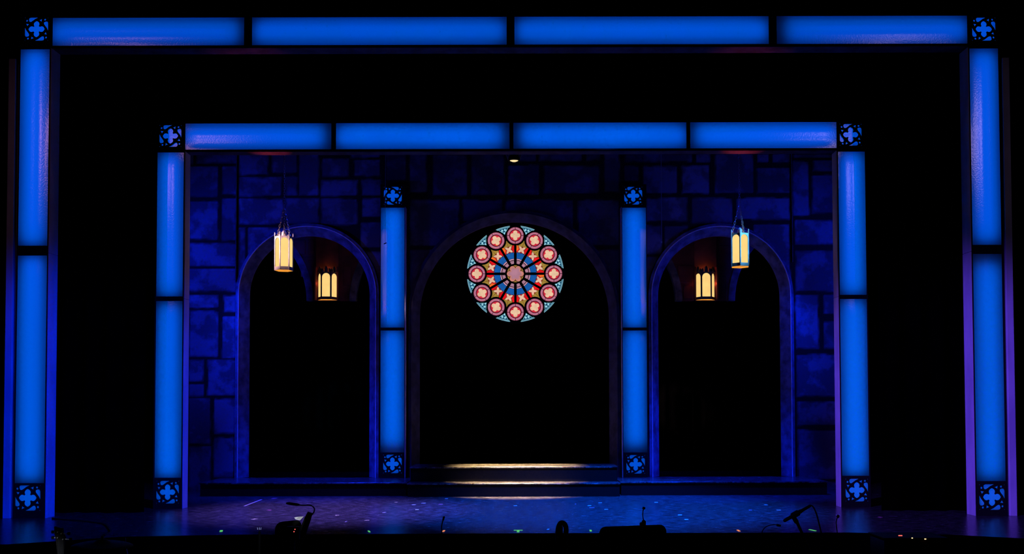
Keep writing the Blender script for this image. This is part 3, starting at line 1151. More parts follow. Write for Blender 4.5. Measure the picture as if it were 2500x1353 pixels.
def wall_lantern(label, px, y_bot, y_top, half, t):
    Y = Y_BACK - 0.058
    sc = F_PX / (Y - CAM.y)
    p = P(px, y_bot, Y)
    H = (y_bot - y_top) / sc
    R = half / sc
    o = hex_lantern(label, p.x, Y, p.z, R, H, math.radians(-120), 'wall_lantern', M['darklantern'], (5, 0, 1), True, None, 'paneback', 0.80)
    glow_light('lantern_lamp', (p.x, Y + 0.03, p.z + H + 0.06), 4.5, (1.0, 0.12, 0.03), 0.04, o)
    glow_light('lantern_lamp', (p.x - R * 1.02, Y - 0.05, p.z + H * .6), 0.4, (1.0, 0.18, 0.05), 0.03, o)
    glow_light('lantern_lamp', (p.x + R * 1.02, Y - 0.05, p.z + H * .6), 0.7, (1.0, 0.18, 0.05), 0.03, o)
    return o


wall_lantern('crowned wall lantern on the dark pier behind the left arch', 800, 733, 666, 24.5, tL)
wall_lantern('crowned wall lantern on the dark pier behind the right arch', 1721, 733, 666, 25.0, tR)

# ---------------------------------------------------------------- rose window
G = {
 'cream': glow('cream_glass', (0.80, 0.53, 0.34), 1.0, 0.14, 14),
 'peach': glow('peach_glass', (0.80, 0.48, 0.33), 0.95, 0.18, 10),
 'mauve': glow('mauve_glass', (0.42, 0.19, 0.26), 1.0, 0.14, 7),
 'petal': glow('salmon_glass', (0.62, 0.22, 0.16), 0.95, 0.2, 12),
 'blush': glow('blush_glass', (0.52, 0.21, 0.21), 0.97, 0.16, 9),
 'red': glow('red_glass', (0.72, 0.008, 0.012), 1.0, 0.25, 9),
 'orange': glow('orange_glass', (0.85, 0.14, 0.02), 1.0, 0.2, 9),
 'crimson': glow('crimson_glass', (0.62, 0.02, 0.05), 1.0, 0.2, 20),
 'gold': glow('gold_glass', (0.34, 0.20, 0.035), 1.0, 0.18, 12),
 'blue': glow('blue_glass', (0.008, 0.095, 0.36), 1.0, 0.12, 8),
 'pink': glow('rose_pink_glass', (0.40, 0.10, 0.17), 0.95, 0.12, 30),
 'palepink': glow('pale_pink_glass', (0.62, 0.30, 0.42), 1.0, 0.1, 30),
 'teal': glow('teal_glass', (0.004, 0.06, 0.13), 1.0, 0.15, 20),
 'cyan': glow('pale_cyan_glass', (0.30, 0.62, 0.72), 1.0, 0.15, 20),
}
M['lead'] = principled('black_lead', (0.003, 0.003, 0.003), 0.6, 0.1)
rc = P(1258.2, 668.7, Y_ROSE)
RS = F_PX / (Y_ROSE - CAM.y)
U = 1.0 / (4.832 * RS)               # one unit of the window's drawing, in metres
rose = thing('rose_window', 'round stained glass rose window glowing inside the middle arch', 'stained glass window', (rc.x, Y_ROSE, rc.z - 590 * U))


def xz(r, a):
    return (rc.x + r * U * math.cos(a), rc.z + r * U * math.sin(a))


def local(t, s, a):
    """t outwards along direction a, s to its left"""
    return (rc.x + U * (t * math.cos(a) - s * math.sin(a)), rc.z + U * (t * math.sin(a) + s * math.cos(a)))


def layer(k):
    return Y_ROSE - 0.0025 * k, Y_ROSE - 0.0025 * k + 0.004


def piece(name, polys, mat, k, parent=rose):
    bm = bmesh.new()
    for p in polys:
        prism(bm, p, *layer(k))
    return obj(name, bm, mat, parent)


def circle(c, r, n=32):
    return [(c[0] + r * U * math.cos(2 * PI * i / n), c[1] + r * U * math.sin(2 * PI * i / n)) for i in range(n)]


def foil(c, dist, r, n, rot, steps=9):
    """outline of an n-lobed foil (lobes centred at dist)"""
    out = []
    half = PI - math.acos(min(1, max(-1, 0)))  # opening of each lobe
    th = PI / n
    # angle at which neighbouring lobes meet
    # intersection point lies on the bisector: distance q from centre
    disc = dist * math.cos(th)
    q = disc - math.sqrt(max(r * r - (dist * math.sin(th)) ** 2, 0))
    q = disc if r <= dist * math.sin(th) else disc + math.sqrt(r * r - (dist * math.sin(th)) ** 2)
    px, pz = q * math.cos(th) - dist, q * math.sin(th)
    b = math.atan2(pz, px)
    for k in range(n):
        a0 = rot + k * 2 * PI / n
        for i in range(steps + 1):
            a = -b + 2 * b * i / steps
            x, z = dist + r * math.cos(a), r * math.sin(a)
            out.append((c[0] + U * (x * math.cos(a0) - z * math.sin(a0)), c[1] + U * (x * math.sin(a0) + z * math.cos(a0))))
    clean = [out[0]]
    for p in out[1:]:
        if (p[0] - clean[-1][0]) ** 2 + (p[1] - clean[-1][1]) ** 2 > 1e-10:
            clean.append(p)
    if (clean[0][0] - clean[-1][0]) ** 2 + (clean[0][1] - clean[-1][1]) ** 2 < 1e-10:
        clean.pop()
    return clean


# black lead body: a thick disc
bm = bmesh.new()
prism(bm, circle((rc.x, rc.z), 590, 96), Y_ROSE, Y_ROSE + 0.03)
obj('lead_disc', bm, M['lead'], rose)

for i in range(12):
    a = PI / 2 - i * PI / 6
    c = xz(456, a)
    med = piece('medallion', [circle(c, 99, 36)], G['pink'], 1)
    # woven dashes round the ring
    dashes = []
    for q in range(52):
        b = 2 * PI * q / 52
        dd = [(-2.3, -6), (2.3, -6), (2.3, 6), (-2.3, 6)]
        dashes.append([(c[0] + U * ((84 + z) * math.cos(b) - x * math.sin(b)), c[1] + U * ((84 + z) * math.sin(b) + x * math.cos(b))) for x, z in dd])
    piece('ring_dashes', dashes, G['palepink'], 2, med)
    piece('lead_ring', [circle(c, 71, 32)], M['lead'], 2, med)
    red = piece('red_field', [circle(c, 64, 32)], G['crimson'], 3, med)
    if i in (10, 11):
        ang = a + PI * 0.9
        piece('orange_patch', [circle((c[0] + U * 46 * math.cos(ang), c[1] + U * 46 * math.sin(ang)), 17, 14)], G['orange'], 4, med)
    piece('quatrefoil', [foil(c, 33, 25.5, 4, a)], G['cream'], 5, med)
    bars = []
    for q in range(4):
        b = a + q * PI / 2
        bars.append([(c[0] + U * (r * math.cos(b) - s * math.sin(b)), c[1] + U * (r * math.sin(b) + s * math.cos(b))) for r, s in ((66, -2.6), (101, -2.6), (101, 2.6), (66, 2.6))])
    for bar in bars:
        piece('lead_bar', [bar], M['lead'], 4, med)

for i in range(12):
    a = PI / 2 - (i + 0.5) * PI / 6
    tn = math.tan(PI / 12)
    side = lambda t: t * tn - 14.5
    arcpt = lambda th: (439.5 - 121 * math.cos(th), 117.8 - 121 * math.sin(th))
    # red wedges either side of the star
    pts = [(246, -side(246)), (350, -74)]
    pts = [(243, -side(243)), (338, -side(338)), arcpt(math.radians(22))[:1] + (-arcpt(math.radians(22))[1],), arcpt(math.radians(45))[:1] + (-arcpt(math.radians(45))[1],),
           (395, 0), arcpt(math.radians(45)), arcpt(math.radians(22)), (338, side(338)), (243, side(243))]
    sec = piece('glass_sector', [[local(t, s, a) for t, s in pts]], G['red'], 1)
    if i in (0, 3, 8, 10, 11):
        piece('orange_pane', [[local(t, s, a) for t, s in ((262, side(262)), (332, side(332)), (332, side(332) - 26), (296, side(296) - 26))]], G['orange'], 2, sec)
    gold = [(412, 0), (379, 11), (354, 30), (336, 54), (316, 40), (331, 0), (316, -40), (336, -54), (354, -30), (379, -11)]
    go = [(418, 0), (379, 15), (356, 34), (337, 60), (311, 42), (326, 0), (311, -42), (337, -60), (356, -34), (379, -15)]
    piece('lead_outline', [[local(t, s, a) for t, s in go]], M['lead'], 2, sec)
    piece('gold_pane', [[local(t, s, a) for t, s in gold]], G['gold'], 3, sec)
    piece('lead_line', [[local(t, s, a) for t, s in ((330, -1.3), (410, -1.3), (410, 1.3), (330, 1.3))]], M['lead'], 4, sec)
    star, star2 = [], []
    for q in range(4):
        th = PI / 4 + q * PI / 2
        for rr, da, gr in ((20, -45, 5), (33, -25, 4.2), (44, -11, 3.6), (53, 0, 5), (44, 11, 3.6), (33, 25, 4.2)):
            an = th + math.radians(da)
            star.append(local(292 + rr * math.cos(an), rr * math.sin(an), a))
            an2 = th + math.radians(da * (1.0 if abs(da) in (0, 45) else 1.18))
            star2.append(local(292 + (rr + gr) * math.cos(an2), (rr + gr) * math.sin(an2), a))
    # scalloped blue band
    bl, bo = [], []
    for q in range(-6, 7):
        an = q / 6 * math.radians(11.3)
        rr = 246 + 9 * abs(math.sin(q / 6 * PI * 1.5))
        bl.append((rr * math.cos(an), rr * math.sin(an)))
        bo.append(((rr + 5) * math.cos(an), (rr + 5) * math.sin(an)))
    low = [(178 * math.cos(q / 6 * math.radians(10.2)), 178 * math.sin(q / 6 * math.radians(10.2))) for q in range(6, -7, -1)]
    piece('lead_outline', [[local(t, s, a) for t, s in bo + low]], M['lead'], 2, sec)
    piece('lead_outline', [star2], M['lead'], 3, sec)
    piece('blue_pane', [[local(t, s, a) for t, s in bl + [(p[0] + 4, p[1]) for p in low]]], G['blue'], 3, sec)
    piece('star_pane', [star], G['peach'], 4, sec)
    band = []
    for r0, r1, dg in ((166, 178, 9.6), (152, 156, 9.0), (122, 126, 7.4)):
        up_ = [(r1 * math.cos(q / 4 * math.radians(dg)), r1 * math.sin(q / 4 * math.radians(dg))) for q in range(-4, 5)]
        dn = [(r0 * math.cos(q / 4 * math.radians(dg)), r0 * math.sin(q / 4 * math.radians(dg))) for q in range(4, -5, -1)]
        band.append([local(t, s, a) for t, s in up_ + dn])
    for an in (-6.6, -1.6, 1.6, 6.6):
        q = math.radians(an)
        band.append([local(t * math.cos(q) - s * math.sin(q), t * math.sin(q) + s * math.cos(q), a) for t, s in ((127, -2.6), (151, -2.6), (151, 2.6), (127, 2.6))])
    for an in (-4.1, 4.1):
        q = math.radians(an)
        band.append([local(t * math.cos(q) - s * math.sin(q), t * math.sin(q) + s * math.cos(q), a) for t, s in ((137, -4), (142, -4), (142, 4), (137, 4))])
    piece('lattice_band', band, G['palepink'], 2, sec)
    # outer spandrel, teal with pale cyan drawing
    th0 = math.radians(7.2)
    def arcs(r, w, n=8):
        return [(r * math.cos(-w + 2 * w * q / n), r * math.sin(-w + 2 * w * q / n)) for q in range(n + 1)]
    sp = arcs(574, math.radians(8.5)) + [(530, 40), (500, 14), (480, 0), (500, -14), (530, -40)]
    spo = piece('spandrel', [[local(t, s, a) for t, s in sp]], G['teal'], 1)
    cy = []
    for r, wdeg, wd in ((573, 8.6, 5), (561, 7.9, 4.5)):
        cy.append([local(t, s, a) for t, s in arcs(r, math.radians(wdeg)) + list(reversed(arcs(r - wd, math.radians(wdeg))))])
    cc = lambda t, s, r: [local(t + r * math.cos(q * PI / 7), s + r * math.sin(q * PI / 7), a) for q in range(14)]
    cy += [cc(535, 17, 12.5), cc(535, -17, 12.5)]
    for sg in (1, -1):
        cy.append([local(t, s * sg, a) for t, s in ((556, 62), (532, 42), (508, 20), (512, 12), (528, 30), (540, 44))])
    cy.append([local(t, s, a) for t, s in ((482, 0), (504, 13), (511, 5), (511, -5), (504, -13))])
    piece('cyan_drawing', cy, G['cyan'], 2, spo)

hub = piece('hub_glass', [circle((rc.x, rc.z), 100, 40)], G['gold'], 1)
piece('lead_foil', [foil((rc.x, rc.z), 66, 40, 6, 0)], M['lead'], 2, hub)
piece('rosette', [foil((rc.x, rc.z), 67, 33.6, 6, 0)], G['petal'], 3, hub)
piece('rosette_blush', [foil((rc.x, rc.z), 56, 28.2, 6, 0)], G['blush'], 4, hub)
piece('rosette_heart', [foil((rc.x, rc.z), 42, 24, 6, 0)], G['mauve'], 5, hub)
bm = bmesh.new()
tube(bm, [(rc.x, Y_ROSE + 0.01, rc.z + 575 * U), (rc.x, Y_ROSE + 0.01, 6.29)], 0.003, 6)
obj('hanging_wire', bm, M['cable'], rose)

# ---------------------------------------------------------------- down light under the inner header
Y_DL = 2.6
dl = P(1255, 386, Y_DL)
t = thing('stage_lamp', 'small round stage lamp pointing down below the inner header', 'stage light', (dl.x, Y_DL, dl.z))
bm = bmesh.new()
lathe(bm, [(0.035, 0.26), (0.06, 0.24), (0.062, 0.08), (0.082, 0.05), (0.088, 0.0), (0.078, -0.002), (0.07, 0.03)], (dl.x, Y_DL, dl.z - 0.045), 24)
obj('can', bm, M['pitblack'], t, smooth=True)
bm = bmesh.new()
lathe(bm, [(0.066, -0.004), (0.060, -0.020), (0.035, -0.032), (0.004, -0.036)], (dl.x, Y_DL, dl.z - 0.02), 24)
obj('lens', bm, M['lens'], t, smooth=True)
bm = bmesh.new()
for s in (-1, 1):
    tube(bm, [(dl.x + s * 0.085, Y_DL - 0.02, dl.z - 0.04), (dl.x + s * 0.105, Y_DL - 0.02, dl.z + 0.02), (dl.x + s * 0.13, Y_DL - 0.02, dl.z + 0.075), (dl.x + s * 0.15, Y_DL - 0.02, dl.z + 0.08)], 0.006, 6)
    tube(bm, [(dl.x + s * 0.085, Y_DL, dl.z + 0.0), (dl.x + s * 0.092, Y_DL, dl.z + 0.08)], 0.006, 6)
tube(bm, [(dl.x - 0.13, Y_DL - 0.02, dl.z + 0.075), (dl.x - 0.092, Y_DL, dl.z + 0.08), (dl.x, Y_DL, dl.z + 0.20), (dl.x + 0.092, Y_DL, dl.z + 0.08), (dl.x + 0.13, Y_DL - 0.02, dl.z + 0.075)], 0.006, 6)
obj('yoke', bm, M['nickel'], t)
bm = bmesh.new()
tube(bm, [(dl.x, Y_DL, dl.z + 0.2), (dl.x, Y_DL, 6.29)], 0.014, 8)
obj('drop_pipe', bm, M['pitblack'], t)
sp = spot('stage_lamp_beam', (dl.x, Y_DL, dl.z - 0.09), (dl.x + 0.02, 3.36, 0.2), 20000, (1.0, 0.64, 0.25), 28, 0.8, 0.05)
sp.parent = t
sp.matrix_parent_inverse = Matrix.Translation(-Vector(t.location))

# ---------------------------------------------------------------- thin pull wires
def pull_wire(label, px, ytop, ybot, Y, tagm, r=0.004):
    a, b = P(px, ybot, Y), P(px, ytop, Y)
    t = thing('pull_wire', label, 'wire', (b.x, Y, a.z))
    bm = bmesh.new()
    tube(bm, [(b.x, Y, 6.29), (b.x, Y, a.z)], r, 6)
    obj('wire', bm, M['wire'], t)
    bm = bmesh.new()
    if tagm:
        q = Vector((b.x, Y, a.z))
        tube(bm, [q + Vector((-0.022, 0, -0.012)), q + Vector((0.02, 0, 0.006))], 0.008, 8)
        obj('weight', bm, M['pitblack'], t)
    else:
        lathe(bm, [(0.004, 0.02), (0.010, 0.01), (0.011, 0), (0.004, -0.012)], (b.x, Y, a.z), 10)
        obj('weight', bm, M['steel'], t)


pull_wire('thin hanging wire with small dark weight in front of the left pillar', 941, 372, 594, 3.4, True, 0.0028)
pull_wire('thin hanging wire ending beside the top left of the right arch', 1614, 372, 592, 3.4, False)

# ---------------------------------------------------------------- tape marks on the deck
def tape(px, py, wpx, length, mat, label, ang=0.0, group=None, name='tape_mark'):
    p = PF(px, py)
    w_ = wpx / F_PX * (p.y - CAM.y) / 2
    bm = bmesh.new()
    c, s = math.cos(ang), math.sin(ang)
    pts = [(-w_, -length / 2), (w_ * 0.8, -length / 2 * 0.8), (w_, length / 2), (-w_ * 0.7, length / 2 * 0.9)]
    v = [bm.verts.new((p.x + x * c - y * s, p.y + x * s + y * c, 0.0008)) for x, y in pts]
    u = [bm.verts.new((q.co.x, q.co.y, 0.0022)) for q in v]
    bm.faces.new(list(reversed(v)))
    bm.faces.new(u)
    for i in range(4):
        j = (i + 1) % 4
        bm.faces.new((v[i], v[j], u[j], u[i]))
    return tag(obj(name, bm, M[mat]), label, 'tape', group)


G1 = 'small tape marks on the stage deck'
for px, py, wp, m_, lb in (
    (621, 1268, 14, 'tape_yellow', 'yellowish tape mark on the deck left of the music stand with paper'),
    (670, 1217, 14, 'tape_pink', 'pink tape mark at the foot of the left platform'),
    (657, 1246, 12, 'tape_pink', 'reddish tape mark right of the long white tape line'),
    (823, 1259, 13, 'tape_yellow', 'yellow tape mark right of the curved stand lamp'),
    (896, 1271, 16, 'tape_yellow', 'yellow tape mark nearest the left green edge tape'),
    (845, 1274, 4, 'tape_white', 'tiny white tape dot between two yellow tape marks'),
    (938, 1252, 6, 'tape_white', 'tiny white tape dot below the left end of the steps'),
    (967, 1227, 10, 'tape_yellow', 'yellowish tape mark below the left corner of the lower step'),
    (1010, 1233, 12, 'tape_white', 'short white tape mark just left of the longest white deck dash'),
    (1034, 1229, 14, 'tape_white', 'white double tape dash below the left part of the steps'),
    (1076, 1232, 13, 'tape_pink', 'pink tape mark on the deck below the steps'),
    (1018, 1245, 12, 'tape_yellow', 'greenish yellow tape mark below the steps'),
    (1090, 1218, 10, 'tape_white', 'white tape mark touching the bottom of the lower step'),
    (1258, 1235, 12, 'tape_white', 'pale tape mark in the middle of the deck below the steps'),
    (1405, 1231, 4, 'tape_pink', 'tiny pink tape dot left of the right end of the steps'),
    (1439, 1235, 10, 'tape_white', 'pale tape mark below the right end of the steps'),
    (1445, 1240, 18, 'tape_pink', 'purple pink tape streak below the right end of the steps'),
    (1465, 1228, 12, 'tape_white', 'white tape mark nearest the right corner of the lower step'),
    (1480, 1244, 13, 'tape_white', 'white tape mark above the wide black music stand'),
    (1602, 1227, 12, 'tape_white', 'white tape mark right of the round clip lamp'),
    (1660, 1258, 14, 'tape_white', 'white tape mark right of the wide black music stand'),
    (1676, 1269, 13, 'tape_white', 'pale cyan tape mark nearest the wide black music stand'),
    (1832, 1246, 10, 'tape_pink', 'pink tape mark left of the large microphone'),
    (1870, 1233, 9, 'tape_white', 'pale tape mark above the large microphone'),
    (1901, 1246, 14, 'tape_white', 'pale tape dash directly left of the large microphone'),
    (2046, 1258, 14, 'tape_white', 'white tape mark over the far right gooseneck microphone'),
    (2149, 1263, 9, 'tape_pink', 'pink tape mark on the dark deck right of the inner portal'),
    (1338, 1293, 7, 'tape_white', 'white tape mark left of the black inverted U shape')):
    tape(px, py, wp * 0.8, 0.045 + 0.04 * rnd.random(), m_, lb, rnd.uniform(-0.3, 0.3), G1)
# long white line
a, b = PF(597, 1236), PF(639, 1220)
bm = bmesh.new()
d = (b - a).normalized()
nn = Vector((-d.y, d.x, 0)) * 0.012
v = [bm.verts.new(q + Vector((0, 0, 0.002))) for q in (a - nn, b - nn, b + nn, a + nn)]
bm.faces.new(v)
solid(bm, 0.001)
tag(obj('tape_line', bm, M['tape_white']), 'long white tape line on the deck in front of the left platform', 'tape')
# glow tape along the downstage edge
for px, py, wp, m_, lb in (
    (540, 1297, 8, 'glow_green', 'green glow tape on the stage edge left of the music stand'),
    (901, 1298, 5, 'glow_green', 'green glow tape on the stage edge right of the paper music stand'),
    (1083, 1297, 6, 'glow_orange', 'orange glow tape at the foot of the small upright microphone'),
    (1442, 1296, 6, 'glow_green', 'green glow tape left of the wide black music stand'),
    (1803, 1296, 6, 'glow_orange', 'orange glow tape left of the large microphone'),
    (1984, 1295, 7, 'glow_green', 'green glow tape right of the large microphone stand')):
    p = PF(px, py)
    tape(px, py, wp, 0.14, m_, lb, 0.3 if wp != 6 else 0.0, None, 'glow_tape')
p = PF(1265, 1297)
bm = bmesh.new()
box(bm, p.x - 0.048, p.x + 0.048, p.y + 0.05, p.y + 0.09, 0.0008, 0.0022)
box(bm, p.x - 0.014, p.x + 0.014, p.y - 0.10, p.y + 0.05, 0.0008, 0.0022)
tag(obj('glow_tape', bm, M['glow_green']), 'green T of glow tape marking the centre of the stage edge', 'tape')

# ---------------------------------------------------------------- orchestra pit
PITZ = -1.1
Y_PIT = -4.2


def pit(px, py, Y=Y_PIT):
    return P(px, py, Y)


def tripod(bm, x, y, z, r=0.28):
    for k in range(3):
        a = 0.6 + k * 2 * PI / 3
        tube(bm, [(x, y, z + 0.20), (x + r * math.cos(a), y + r * math.sin(a), z + 0.012)], 0.010, 8)


def music_stand(label, px0, px1, y0, y1, tilt, name='music_stand'):
    """desk seen edge-on from behind: px corners of its silhouette top edge"""
    a, b = pit(px0, y0), pit(px1, y1)
    t = thing(name, label, 'music stand', ((a.x + b.x) / 2, Y_PIT, PITZ))
    bm = bmesh.new()
    n = 12
    hgt, dp = 0.33, 0.10
    ta, tb = Vector(a), Vector(b)
    u = (tb - ta)
    out = []
    L = u.length
    r = 0.05
    for sx_, sz_, a0 in ((0, 0, 180), (1, 0, 90)):
        for k in range(5):
            an = math.radians(a0 - k * 22.5)
            cx = r if sx_ == 0 else L - r
            out.append((cx + r * math.cos(an), -r + r * math.sin(an)))
    out += [(L, -hgt), (0, -hgt)]
    un = u.normalized()
    dn = Vector((0, tilt, 1)).normalized()
    f = [bm.verts.new(ta + un * x + dn * z) for x, z in out]
    bk = [bm.verts.new(q.co + Vector((0, 0.012, 0))) for q in f]
    bm.faces.new(f)
    bm.faces.new(list(reversed(bk)))
    for i in range(len(f)):
        j = (i + 1) % len(f)
        bm.faces.new((f[j], f[i], bk[i], bk[j]))
    obj('desk', bm, M['pitblack'], t)
    low = ta + un * (L / 2) - dn * hgt
    bm = bmesh.new()
    v0 = ta - dn * hgt
    v1 = tb - dn * hgt
    q = [v0, v1, v1 + Vector((0, -0.06, 0.0)), v0 + Vector((0, -0.06, 0.0))]
    vv = [bm.verts.new(p) for p in q]
    bm.faces.new(vv)
    solid(bm, 0.008)
    obj('ledge', bm, M['pitblack'], t)
    bm = bmesh.new()
    tube(bm, [low + Vector((0, 0.02, 0.12)), Vector((low.x, low.y + 0.04, PITZ + 0.12))], 0.013, 10)
    obj('pole', bm, M['pitblack'], t)
    bm = bmesh.new()
    tripod(bm, low.x, low.y + 0.04, PITZ)
    obj('tripod_base', bm, M['pitblack'], t)
    return t


def gooseneck(label, pts, r=0.006, head=None, stand=True, cat='microphone', name='gooseneck_microphone', foot=None, Y=Y_PIT, headr=0.013):
    """pts: photo points from the tip to where the neck leaves the view"""
    pp = [pit(x, y, Y) for x, y in pts]
    t = thing(name, label, cat, (pp[-1].x, Y, PITZ))
    bm = bmesh.new()
    path = smooth_path(pp, 6)
    tube(bm, path, r, 8)
    obj('neck', bm, M['cable'], t)
    if head:
        d = (pp[0] - pp[1]).normalized()
        bm = bmesh.new()
        L = head
        lathe(bm, [(headr * .5, -L * .5), (headr, -L * .3), (headr, L * .25), (headr * .75, L * .42), (0.002, L * .5)], pp[0], 14, d)
        obj('head', bm, M['pitblack'], t, smooth=True)
    if not stand:
        t.location = pp[-1]
        for ch in t.children:
            ch.matrix_parent_inverse = Matrix.Translation(-pp[-1])
        return t
    e = pp[-1]
    bm = bmesh.new()
    tube(bm, [e, (e.x, e.y, PITZ + 0.02)], r * 1.3, 8)
    obj('pole', bm, M['pitblack'], t)
    bm = bmesh.new()
    lathe(bm, [(0.13, 0), (0.13, 0.012), (0.03, 0.03), (0.012, 0.05)], (e.x, e.y, PITZ), 20)
    obj('round_base', bm, M['pitblack'], t)
    return t


# stand with the sheet of paper and its curved clip lamp (left of centre)
tS = music_stand('black music stand with a white sheet, at lower left', 672, 736, 1276, 1269, 0.15)
bm = bmesh.new()
a, b = pit(757, 1252, Y_PIT - 0.05), pit(729, 1325, Y_PIT - 0.05)
tube(bm, [a, a.lerp(b, .2), b], [0.020, 0.027, 0.033], 10)
obj('folding_arm', bm, M['pitblack'], tS)
gl_ = gooseneck('black gooseneck stand lamp bending left over the music stand', [(715, 1231), (738, 1234), (757, 1234), (767, 1241), (766, 1251), (757, 1262)], 0.0055, 0.11, False, 'lamp', 'stand_lamp', Y=Y_PIT - 0.05, headr=0.011)
lp = pit(716, 1234, Y_PIT - 0.06)
pl2 = pit(730, 1266, Y_PIT - 0.03)
sl_ = spot('stand_lamp_beam', lp, pl2, 1.0, (0.85, 0.9, 1.0), 60, 0.6, 0.008)
sl_.parent = gl_
sl_.matrix_parent_inverse = Matrix.Translation(-Vector(gl_.location))
bm = bmesh.new()
q = [pit(718, 1264, Y_PIT - .03), pit(728, 1262, Y_PIT - .02), pit(742, 1261, Y_PIT), pit(732, 1271, Y_PIT - .02), pit(722, 1269, Y_PIT - .03)]
bm.faces.new([bm.verts.new(p) for p in q])
solid(bm, 0.002)
tag(obj('paper_sheet', bm, M['paper']), 'white sheet of paper sticking up behind the left music stand', 'paper')
# small red lights of a device beside it
p = pit(713, 1300, Y_PIT - 0.45)
t = thing('power_supply', 'small black box with two red lights beside the left music stand', 'device', (p.x, p.y, p.z - 0.06))
bm = bmesh.new()
box(bm, p.x - 0.05, p.x + 0.05, p.y, p.y + 0.06, p.z - 0.06, p.z + 0.04, 0.006)
obj('case', bm, M['pitblack'], t)
for qx, qz in ((0.022, 0.022), (0.015, 0.005)):
    bm = bmesh.new()
    lathe(bm, [(0.004, 0), (0.004, 0.003), (0.002, 0.005)], (p.x + qx, p.y, p.z + qz), 10, Vector((0, -1, 0)))
    obj('led', bm, M['led'], t)
bm = bmesh.new()
box(bm, p.x - 0.012, p.x + 0.012, p.y + 0.02, p.y + 0.04, PITZ, p.z - 0.06)
obj('post', bm, M['pitblack'], t)
# paper clips on another low stand
for k, (px, py) in enumerate(((629, 1290), (638, 1289))):
    pass
Yc = -3.5
p = pit(634, 1291, Yc)
t = thing('clip_stand', 'low stand with shiny clips left of the paper music stand', 'music stand', (p.x, Yc, PITZ))
bm = bmesh.new()
tube(bm, [(p.x, Yc, PITZ + 0.15), (p.x, Yc, p.z - 0.02)], 0.010, 8)
obj('pole', bm, M['pitblack'], t)
bm = bmesh.new()
tripod(bm, p.x, Yc, PITZ, 0.22)
obj('tripod_base', bm, M['pitblack'], t)
for dx in (-0.014, 0.0, 0.012):
    bm = bmesh.new()
    tube(bm, [(p.x + dx, Yc - 0.01, p.z - 0.008), (p.x + dx * 1.25, Yc - 0.01, p.z + 0.011)], 0.0032, 6)
    obj('clip', bm, M['nickel'], t)

# small upright microphone at the stage edge
gooseneck('small upright black microphone behind the left orange glow tape', [(1083, 1266), (1080, 1276), (1078, 1288), (1079, 1306), (1080, 1330)], 0.0055, 0.045, headr=0.010, Y=-2.6)

# inverted U: padded headphones over a stand hook
cxp = pit(1371, 1290, -3.4)
t = thing('headphones', 'black inverted U of headphones hung on a stand, middle right of the pit', 'headphones', (cxp.x, -3.4, PITZ))
hp = [pit(x, y, -3.4) for x, y in ((1362, 1318), (1362, 1300), (1365, 1284), (1371, 1277), (1378, 1280), (1382, 1290), (1381, 1305), (1379, 1322))]
bm = bmesh.new()
tube(bm, smooth_path(hp, 5), 0.023, 10)
obj('headband', bm, M['pitblack'], t, smooth=True)
for q in (hp[0], hp[-1]):
    bm = bmesh.new()
    lathe(bm, [(0.03, -0.02), (0.042, -0.012), (0.042, 0.012), (0.03, 0.02)], q, 16, Vector((1, 0, 0)))
    obj('ear_cup', bm, M['pitblack'], t, smooth=True)
bm = bmesh.new()
tube(bm, [(cxp.x, -3.4, PITZ), (cxp.x, -3.4, hp[3].z - 0.03)], 0.012, 8)
lathe(bm, [(0.14, 0), (0.14, 0.012), (0.02, 0.03)], (cxp.x, -3.4, PITZ), 18)
obj('hook_stand', bm, M['pitblack'], t)

# wide stand with a round clip lamp
music_stand('wide black music stand in the pit, right of centre', 1463, 1626, 1287, 1281, 0.3)
tl = gooseneck('round headed clip lamp on the wide black music stand', [(1572, 1241), (1569.5, 1250), (1569.5, 1262), (1572, 1274), (1573, 1284)], 0.0042, 0.022, False, 'lamp', 'clip_lamp', Y=Y_PIT + 0.06, headr=0.012)
p = pit(1573, 1281, Y_PIT)
bm = bmesh.new()
box(bm, p.x - 0.012, p.x + 0.018, Y_PIT + 0.03, Y_PIT + 0.08, p.z - 0.03, p.z + 0.03, 0.01)
box(bm, p.x - 0.030, p.x - 0.004, Y_PIT + 0.03, Y_PIT + 0.07, p.z - 0.02, p.z + 0.012, 0.008)
obj('clip', bm, M['pitblack'], tl)

# big microphone on its stand, with the looping cable
Ym = -3.6
A, B = pit(1913, 1273, Ym), pit(1980, 1234, Ym)
t = thing('microphone', 'large black microphone on a slanted stand with a looping cable', 'microphone', (pit(1958, 1310, Ym).x, Ym, PITZ))
bm = bmesh.new()
path = [A.lerp(B, k) for k in (0, 0.04, 0.3, 0.36, 0.62, 0.68, 0.95, 1.0)]
tube(bm, path, [0.008, 0.015, 0.016, 0.017, 0.018, 0.014, 0.012, 0.008], 12)
obj('body', bm, M['pitblack'], t, smooth=True)
bm = bmesh.new()
c1, c2 = A.lerp(B, 0.30), A.lerp(B, 0.56)
tube(bm, [c1, c1.lerp(c2, .1), c1.lerp(c2, .9), c2], [0.020, 0.027, 0.027, 0.02], 10)
obj('clip', bm, M['pitblack'], t)
bm = bmesh.new()
tube(bm, [pit(1936, 1260, Ym), pit(1944, 1274, Ym), pit(1947, 1278, Ym), pit(1957, 1300, Ym), pit(1975, 1345, Ym)], [0.018, 0.020, 0.013, 0.012, 0.012], 10)
obj('boom', bm, M['pitblack'], t)
e = pit(1975, 1345, Ym)
bm = bmesh.new()
tube(bm, [e, (e.x, Ym, PITZ + 0.02)], 0.012, 8)
obj('pole', bm, M['pitblack'], t)
bm = bmesh.new()
tripod(bm, e.x, Ym, PITZ, 0.3)
obj('tripod_base', bm, M['pitblack'], t)
bm = bmesh.new()
